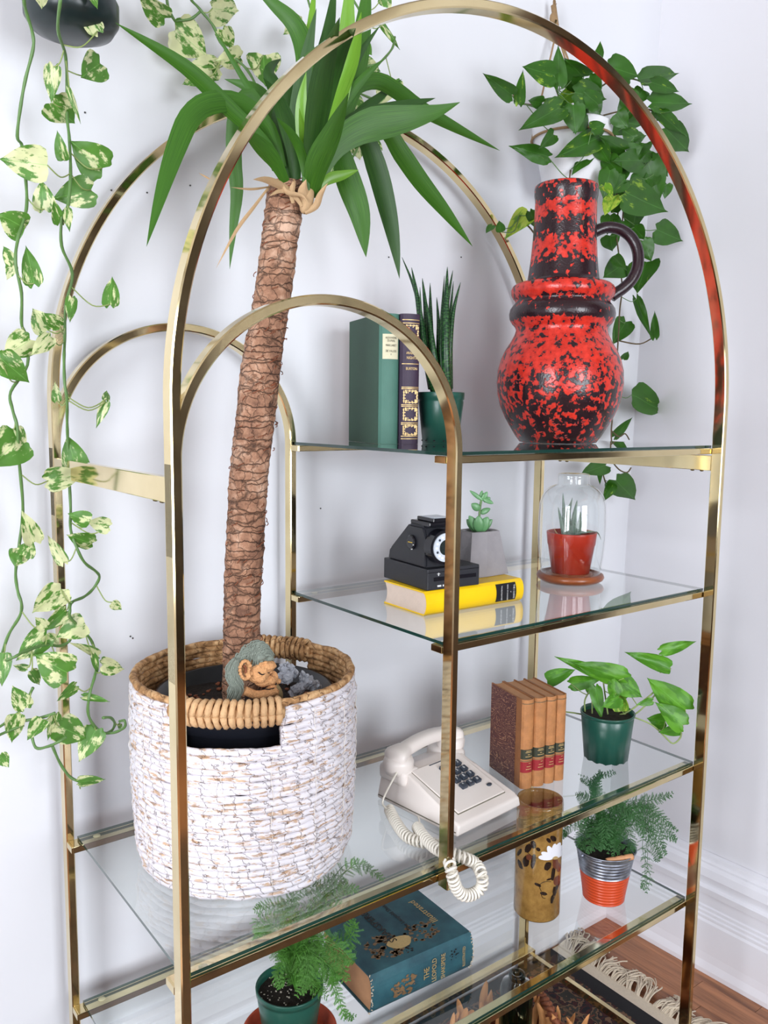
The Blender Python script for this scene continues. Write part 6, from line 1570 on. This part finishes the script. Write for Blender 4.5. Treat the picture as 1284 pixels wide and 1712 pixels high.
# handset: placed along the back of the body
hs0 = PD(676, 1283, DI(F2) + 0.005); hs1 = PD(790, 1258, DI(pw_(phw, phd, 0)) + 0.0)
e0 = pw_(-0.004, phd * .80, 0.083); e1 = pw_(phw + 0.012, phd * .84, 0.083)
hv_ = (e1 - e0); 
sect = []
def hsec(t):
    """t 0..1 along the handset -> centre offset up, half width (across), half height"""
    up = 0.017 * math.sin(PI * t) ** 0.8
    end = max(0, 1 - min(t, 1 - t) / 0.20)
    return up, 0.0150 + 0.0135 * end ** .7, 0.0115 + 0.006 * end
V = []; Fc = []; NS = 40; SG = 20
hx = hv_.normalized(); hy = pyv - hx * pyv.dot(hx); hy.normalize(); hz = hx.cross(hy)
for i in range(NS + 1):
    t = i / NS; up, hw_, hh_ = hsec(t); k_ = min(1.0, (min(t, 1 - t) / 0.09)); k_ = max(0.02, math.sqrt(max(0, 1 - (1 - k_) ** 2)))
    c = e0 + hv_ * t + hz * up
    for s in range(SG):
        a = 2 * PI * s / SG; ca, sa = math.cos(a), math.sin(a); ca = abs(ca) ** .75 * (1 if ca > 0 else -1); sa = abs(sa) ** .75 * (1 if sa > 0 else -1)
        V.append(c + hy * (hw_ * k_ * ca) + hz * (hh_ * k_ * sa))
for i in range(NS):
    for s in range(SG): Fc.append((i * SG + s, i * SG + (s + 1) % SG, (i + 1) * SG + (s + 1) % SG, (i + 1) * SG + s))
Fc.append(tuple(range(SG - 1, -1, -1))); Fc.append(tuple(NS * SG + s for s in range(SG)))
hset = mesh_from('handset', V, Fc, None, 'phone_cream', ph_)
for tt in (0.115, 0.885):
    c = e0 + hv_ * tt - hz * 0.011
    o = lathe('cup', [(0, -0.016), (0.023, -0.015), (0.0265, -0.006), (0.0275, 0.006), (0.024, 0.014), (0, 0.016)], 'phone_cream', hset, (0, 0, 0), 32)
    q = Matrix((hx, hy, hz)).transposed().to_4x4(); q.translation = c; o.data.transform(q)
# cord: straight lead, then coil looping forward under the post and back
dl_ = DI(e0)
def cP(x, y, Y): return PY(x, y, Y)
lead = [e0 + hx * 0.010 - hz * 0.012 + hy * -0.012]
c1 = PZ(652, 1352, Z3 + 0.012); c2 = PZ(668, 1385, Z3 + .0085); c3 = PZ(690, 1408, Z3 + .0085); c4 = PZ(712, 1418, Z3 + 0.010)
tube('cord_lead', smooth_pts([lead[0], PZ(641, 1335, Z3 + 0.045), PZ(644, 1350, Z3 + 0.022), c1], 6), 0.0017, 'phone_cord', ph_, 8)
def coil_cord(name, pts, rad=0.0078, wire=0.0020, pitch=0.0066):
    P = smooth_pts(pts, 14); L = [0]
    for i in range(1, len(P)): L.append(L[-1] + (P[i] - P[i - 1]).length)
    tot = L[-1]; turns = int(tot / pitch); per = 11; out = []; prev = None; fr = []
    for i in range(len(P)):
        t = (P[min(i + 1, len(P) - 1)] - P[max(i - 1, 0)]).normalized(); a = t.orthogonal() if prev is None else (prev - t * prev.dot(t)); a.normalize(); prev = a; fr.append((t, a, t.cross(a)))
    j = 0
    for q in range(turns * per + 1):
        s = tot * q / (turns * per)
        while j < len(P) - 2 and L[j + 1] < s: j += 1
        f = (s - L[j]) / max(1e-9, L[j + 1] - L[j]); c = P[j].lerp(P[j + 1], f); a = fr[j][1].lerp(fr[j + 1][1], f).normalized(); b = fr[j][2].lerp(fr[j + 1][2], f).normalized(); th = 2 * PI * q / per
        out.append(c + (a * math.cos(th) + b * math.sin(th)) * rad)
    return tube(name, out, wire * 1.15, 'phone_cord', ph_, 6)
yf = -0.004
coil_cord('coiled_cord', [PZ(650, 1352, Z3 + 0.010), PZ(662, 1375, Z3 + .0105), PZ(680, 1398, Z3 + .0105), PZ(705, 1408, Z3 + .0110), PZ(730, 1412, Z3 + 0.010), PZ(748, 1424, Z3 + .016), PZ(775, 1434, Z3 + .012), cP(795, 1444, 0.010), cP(805, 1462, -0.012), cP(806, 1480, -.014), cP(796, 1492, -.012), cP(778, 1497, -0.012), cP(764, 1486, -0.010), cP(756, 1462, -.010), cP(752, 1444, 0.000), PZ(747, 1432, Z3 + .016)])
coil_cord('coiled_cord', [PZ(697, 1382, Z3 + .0105), PZ(706, 1396, Z3 + .0165), PZ(722, 1413, Z3 + .019), PZ(738, 1424, Z3 + .021), PZ(752, 1434, Z3 + .014)])
tube('cord_lead', smooth_pts([pw_(0.006, phd * .50, 0.006), PZ(700, 1368, Z3 + .004), PZ(702, 1380, Z3 + .003), PZ(697, 1384, Z3 + .006)], 6), 0.0016, 'phone_cord', ph_, 8)

# ------------------------------------------------------------------ white hanging pot with pothos by the corner
YH = 0.405
wc = PY(955, 262, YH); dW = DI(wc)
rt, rb2 = 64 * dW / F, 44 * dW / F
ztopW = ZH(wc.x, wc.y, 212); zbotW = ZH(wc.x, wc.y, 322)
hw = thing('hanging_pothos', 'green pothos in white pot hung by jute rope near the room corner', 'hanging plant', (wc.x, wc.y, zbotW))
YH2 = RYB - rt - 0.012
pcx = Vector((wc.x, min(YH, YH2), 0)); 
hgW = ztopW - zbotW
lathe('pot', [(0, 0), (rb2 * .9, 0), (rb2, 0.004), (rt * .94, hgW * .72), (rt * .96, hgW * .78), (rt * 1.0, hgW * .80), (rt * 1.03, hgW * .98), (rt * 1.02, hgW), (rt * .96, hgW), (rt * .93, hgW * .8), (0, hgW * .8)], 'white_ceramic', hw, (pcx.x, pcx.y, zbotW), 56)
lathe('soil', [(0, 0.006), (rt * .94, 0)], 'soil', hw, (pcx.x, pcx.y, zbotW + hgW * .86), 30)
lathe('rope_ring', [(rt * 1.035 + .0028 * math.cos(a), hgW * .80 + .0028 * math.sin(a)) for a in [k * PI / 4 for k in range(9)]], 'jute', hw, (pcx.x, pcx.y, zbotW), 56)
hook = PY(921, 22, RYB - 0.02); ringz = zbotW + hgW * .80
V = ([], [], [])
for a in (-1.9, 0.2, 2.3):
    p0 = Vector((pcx.x + math.cos(a) * rt * 1.04, pcx.y + math.sin(a) * rt * 1.04, ringz)); p1 = Vector((hook.x + 0.01, RYB - 0.03, hook.z - 0.035))
    accumulate(V, [p0.lerp(p1, t / 10) for t in range(11)], 0.0022, 6)
accumulate(V, [Vector((hook.x + 0.01, RYB - 0.03, hook.z - 0.035)), Vector((hook.x + .002, RYB - 0.025, hook.z + .015))], 0.006, 8)
mesh_from('rope', V[0], V[1], None, 'jute', hw)
bm = bmesh.new(); bmesh.ops.create_icosphere(bm, subdivisions=2, radius=0.010, matrix=Matrix.Translation((hook.x + .003, RYB - .025, hook.z - 0.012)) @ Matrix.Diagonal((.9, .8, 1.3, 1))); from_bm('knot', bm, 'jute', hw, True)
V = ([], [], [])
for i in range(14): a = random.uniform(-.5, .5); accumulate(V, [Vector((hook.x + .002, RYB - .025, hook.z)), Vector((hook.x + .002 + .012 * a, RYB - .028, hook.z + .018 + random.uniform(0, .01)))], 0.0009, 4)
stuff(mesh_from('frayed_end', V[0], V[1], None, 'jute', hw))
tube('wall_hook', [(hook.x + .003, RYB - 0.001, hook.z - .03), (hook.x + .003, RYB - .03, hook.z - .03), (hook.x + .003, RYB - .034, hook.z - .018)], 0.002, 'screw', hw)
stemsR = [[(950, 215), (985, 195), (1005, 215), (1010, 260), (1018, 300), (1035, 335), (1030, 380), (1035, 430), (1040, 480), (1036, 520), (1034, 560), (1030, 620), (1026, 680), (1022, 720), (1022, 760), (1008, 785), (1014, 812)],
          [(960, 210), (1000, 190), (1030, 230), (1045, 260), (1060, 290), (1045, 330), (1040, 380)], [(940, 215), (900, 180), (868, 172), (858, 158)], [(955, 210), (955, 260), (952, 300), (945, 340), (905, 392), (885, 380), (868, 360)], [(970, 205), (1000, 150), (1040, 130), (1085, 140)],
          [(970, 205), (1020, 190), (1070, 180), (1100, 190)], [(945, 210), (940, 180), (930, 150)], [(950, 210), (965, 170), (962, 150)], [(1022, 720), (1035, 730), (1045, 725), (1052, 735)], [(1022, 770), (1035, 785), (1048, 790), (1055, 782)], [(1036, 570), (1070, 575), (1095, 562)], [(905, 392), (900, 385)]]
gv = 'leaf_green'
leavesR = [(855, 158, 811, 126, 26), (868, 172, 875, 116, 18), (926, 126, 871, 111, 36), (935, 142, 933, 76, 25), (976, 128, 944, 100, 34), (906, 172, 881, 167, 20), (936, 180, 874, 213, 36), (961, 154, 924, 173, 25, 'leaf_lime'), (962, 155, 1020, 166, 40), (942, 178, 903, 166, 20), (958, 176, 963, 222, 36), (985, 190, 966, 218, 28),
           (1006, 228, 938, 259, 36), (916, 262, 856, 241, 25), (986, 255, 957, 287, 20), (1000, 100, 1005, 71, 15), (1020, 112, 1073, 128, 40), (1067, 133, 1138, 121, 28), (1090, 138, 1139, 154, 22), (1090, 172, 1162, 171, 32), (1096, 198, 1096, 165, 13), (1105, 190, 1150, 234, 21), (1112, 214, 1156, 258, 42), (1022, 202, 1076, 210, 34),
           (1045, 236, 1083, 225, 22), (1045, 250, 1007, 231, 22), (1064, 258, 1096, 250, 32), (1036, 255, 998, 300, 48), (1040, 284, 1046, 302, 24), (1074, 268, 1034, 268, 34), (1082, 268, 1104, 343, 46), (1082, 300, 1087, 320, 15), (1115, 308, 1112, 332, 18), (1020, 347, 1051, 300, 30), (1046, 322, 1111, 353, 52), (1066, 345, 1054, 390, 34), (1010, 310, 1023, 336, 18, 'leaf_lime'), (1026, 328, 1010, 362, 26, 'leaf_lime'),
           (1098, 384, 1138, 402, 38), (1075, 403, 1090, 437, 28), (1081, 438, 1064, 488, 44), (1042, 442, 1006, 466, 38), (1026, 430, 1048, 452, 18), (1020, 394, 1026, 424, 30), (1064, 500, 1086, 566, 15), (1095, 564, 1095, 520, 14), (1046, 538, 1026, 574, 32), (1056, 660, 1112, 688, 42), (1028, 729, 1061, 694, 14), (1012, 778, 968, 794, 27), (1003, 780, 1003, 812, 10), (1030, 803, 1067, 844, 40), (1025, 810, 1011, 834, 17),
           (823, 377, 812, 391, 11), (884, 356, 845, 397, 30, 'leaf_lime'), (886, 354, 902, 387, 17), (838, 388, 834, 368, 15), (1042, 600, 1050, 585, 12), (990, 150, 1010, 120, 24), (1000, 175, 975, 150, 26), (925, 225, 905, 246, 22), (1050, 200, 1035, 165, 22), (1015, 265, 1040, 300, 28), (1000, 240, 1020, 275, 26), (1045, 300, 1020, 325, 26), (990, 215, 1015, 205, 22), (1060, 230, 1040, 215, 24), (1095, 290, 1075, 320, 24), (1040, 370, 1030, 400, 26), (1060, 170, 1045, 140, 24), (985, 130, 1005, 160, 26), (1075, 240, 1060, 275, 30), (1050, 255, 1075, 245, 26), (1020, 285, 1010, 330, 30), (1070, 300, 1050, 330, 30), (1090, 265, 1118, 300, 30), (1030, 190, 1050, 215, 28), (955, 135, 975, 165, 28), (990, 165, 1000, 200, 28), (1060, 380, 1078, 400, 24), (1020, 360, 1015, 392, 28), (1045, 150, 1025, 130, 26), (1075, 150, 1060, 175, 26)]
random.seed(31)
# depth of each leaf: in front of the white pot where they cross it
S = []; BL = ([], [], []); PL = ([], [], [])
for s in stemsR:
    sp2 = smooth_pts([PY(x, y, 0.35 if (i > 1 and y < 330) else (0.40 if y < 450 else 0.435)) for i, (x, y) in enumerate(s)], 5); S += sp2; accumulate(BL, sp2, 0.0018, 6)
mesh_from('vine', BL[0], BL[1], None, 'stem_brown', hw)
for q in leavesR:
    yy = (0.33 if q[1] < 330 else (0.39 if q[1] < 450 else 0.43)) + random.uniform(-.03, .02)
    mm = q[5] if len(q) > 5 else gv
    px_leaf(hw, q[0], q[1], q[2], q[3], q[4], yy, mm, dz=random.uniform(-.03, .02))
    b = PY(q[0], q[1], yy); i = nearest(b, S)
    if (S[i] - b).length > .004: accumulate(PL, petiole_curve(b, S[i], .15), 0.0010, 5)
stuff(mesh_from('petioles', PL[0], PL[1], None, 'stem_green', hw))

# ------------------------------------------------------------------ rug with cream fringe
rx1 = 1.238; ry1 = 0.474
rug = thing('rug', 'dark patterned oriental rug with cream knotted fringe under the brass shelves', 'rug', (0.2, -0.3, 0))
bm = bmesh.new(); add_box(bm, -0.9, rx1 - 0.060, -1.6, ry1 - 0.03, 0.0005, 0.0075, 0.0); o = from_bm('pile', bm, 'rug_pattern', rug); 
bm = bmesh.new(); add_box(bm, rx1 - 0.060, rx1 - 0.02, -1.6, ry1, 0.0005, 0.0078); add_box(bm, -0.9, rx1 - 0.060, ry1 - 0.03, ry1, 0.0005, 0.0078); from_bm('border', bm, 'rug_black', rug)
bm = bmesh.new(); add_box(bm, rx1 - 0.02, rx1 + 0.016, -1.6, ry1 - 0.002, 0.0005, 0.0070); from_bm('woven_end', bm, 'fringe', rug)
y = ry1 - 0.006; random.seed(4)
while y > -0.48:
    V = ([], [], []); n_ = 13; L = random.uniform(.045, .075); curl = random.uniform(-.03, .03); big = y > 0.32
    for j in range(n_):
        a = random.uniform(-.5, .5); l = L * random.uniform(.7, 1.25) * (1.25 if big else 1); P = [Vector((rx1 + 0.012, y + random.uniform(-.007, .007), 0.006))]
        P.append(P[0] + Vector((l * .35, curl * .3 + a * .01, 0.009 * random.random() + .005))); P.append(P[0] + Vector((l * .8, curl + a * .03, 0.004 + .006 * random.random()))); P.append(P[0] + Vector((l * random.uniform(.7, 1.05), curl * 1.8 + a * .05, 0.003)))
        accumulate(V, smooth_pts(P, 4), 0.0017, 5)
    mesh_from('tassel', V[0], V[1], None, 'fringe', rug)
    y -= random.uniform(.017, .026)

# ------------------------------------------------------------------ husk basket on the rug and green glass bottle
hb0 = PZ(838, 1712, 0.10); hb0 = Vector((hb0.x - 0.012, hb0.y - 0.065, 0.0085))
hk = thing('husk_basket', 'shallow basket of curled tan husk leaves with braided handle on the rug', 'basket', hb0)
random.seed(8)
lathe('bowl', [(0, 0.0), (.10, 0.0), (.135, 0.05), (.14, 0.075), (.13, 0.075), (.125, 0.05), (.095, 0.008), (0, 0.008)], 'husk_dark', hk, hb0, 40)
for i in range(74):
    a = 2 * PI * i / 74 + random.uniform(-.05, .05); r0 = random.uniform(.085, .135); c = hb0 + Vector((math.cos(a) * r0, math.sin(a) * r0, .055)); out = Vector((math.cos(a), math.sin(a), 0)); sd = Vector((-out.y, out.x, 0))
    hgt_ = random.uniform(.05, .085); lean = random.uniform(-.3, .55); tipv = c + out * lean * hgt_ + Vector((0, 0, hgt_)) + sd * random.uniform(-.02, .02)
    ribbon('husk_leaf', [c, c.lerp(tipv, .5) + out * .01, tipv], random.uniform(.014, .026), 'husk', hk, .6, random.uniform(-.8, .8), 8, lambda t: (1 - t) ** .5 + .02)
V = ([], [], [])
pA_ = PZ(903, 1663, .115); pB_ = PZ(938, 1730, .10)
for s in range(3):
    P = []
    for i in range(40):
        t = i / 39; c = pA_.lerp(pB_, t) + Vector((0, 0, .012 * math.sin(PI * t))); ph2 = t * 16 + s * 2.094; P.append(c + Vector((.006 * math.cos(ph2), .004 * math.sin(ph2), .005 * math.sin(ph2 * 2))))
    accumulate(V, P, .0052, 6)
mesh_from('braided_handle', V[0], V[1], None, 'husk_dark', hk)
gbp = PD(864, 1645, 1.72); gbz = ZH(gbp.x, gbp.y, 1633)
bt_ = lathe('glass_bottle', [(0, 0), (.030, 0), (.034, .004), (.034, max(.03, gbz - .035)), (.030, gbz - .022), (.0175, gbz - .014), (.0165, gbz - .008), (.0178, gbz - .004), (.0165, gbz + .0), (.0095, gbz), (.009, gbz - .02), (.026, gbz - .035), (.028, .006), (0, .005)], 'bottle_glass', None, (gbp.x, gbp.y, 0.0082), 40)
tag(recentre(bt_), 'dark green-blue glass bottle standing on rug behind the lowest shelf', 'bottle')
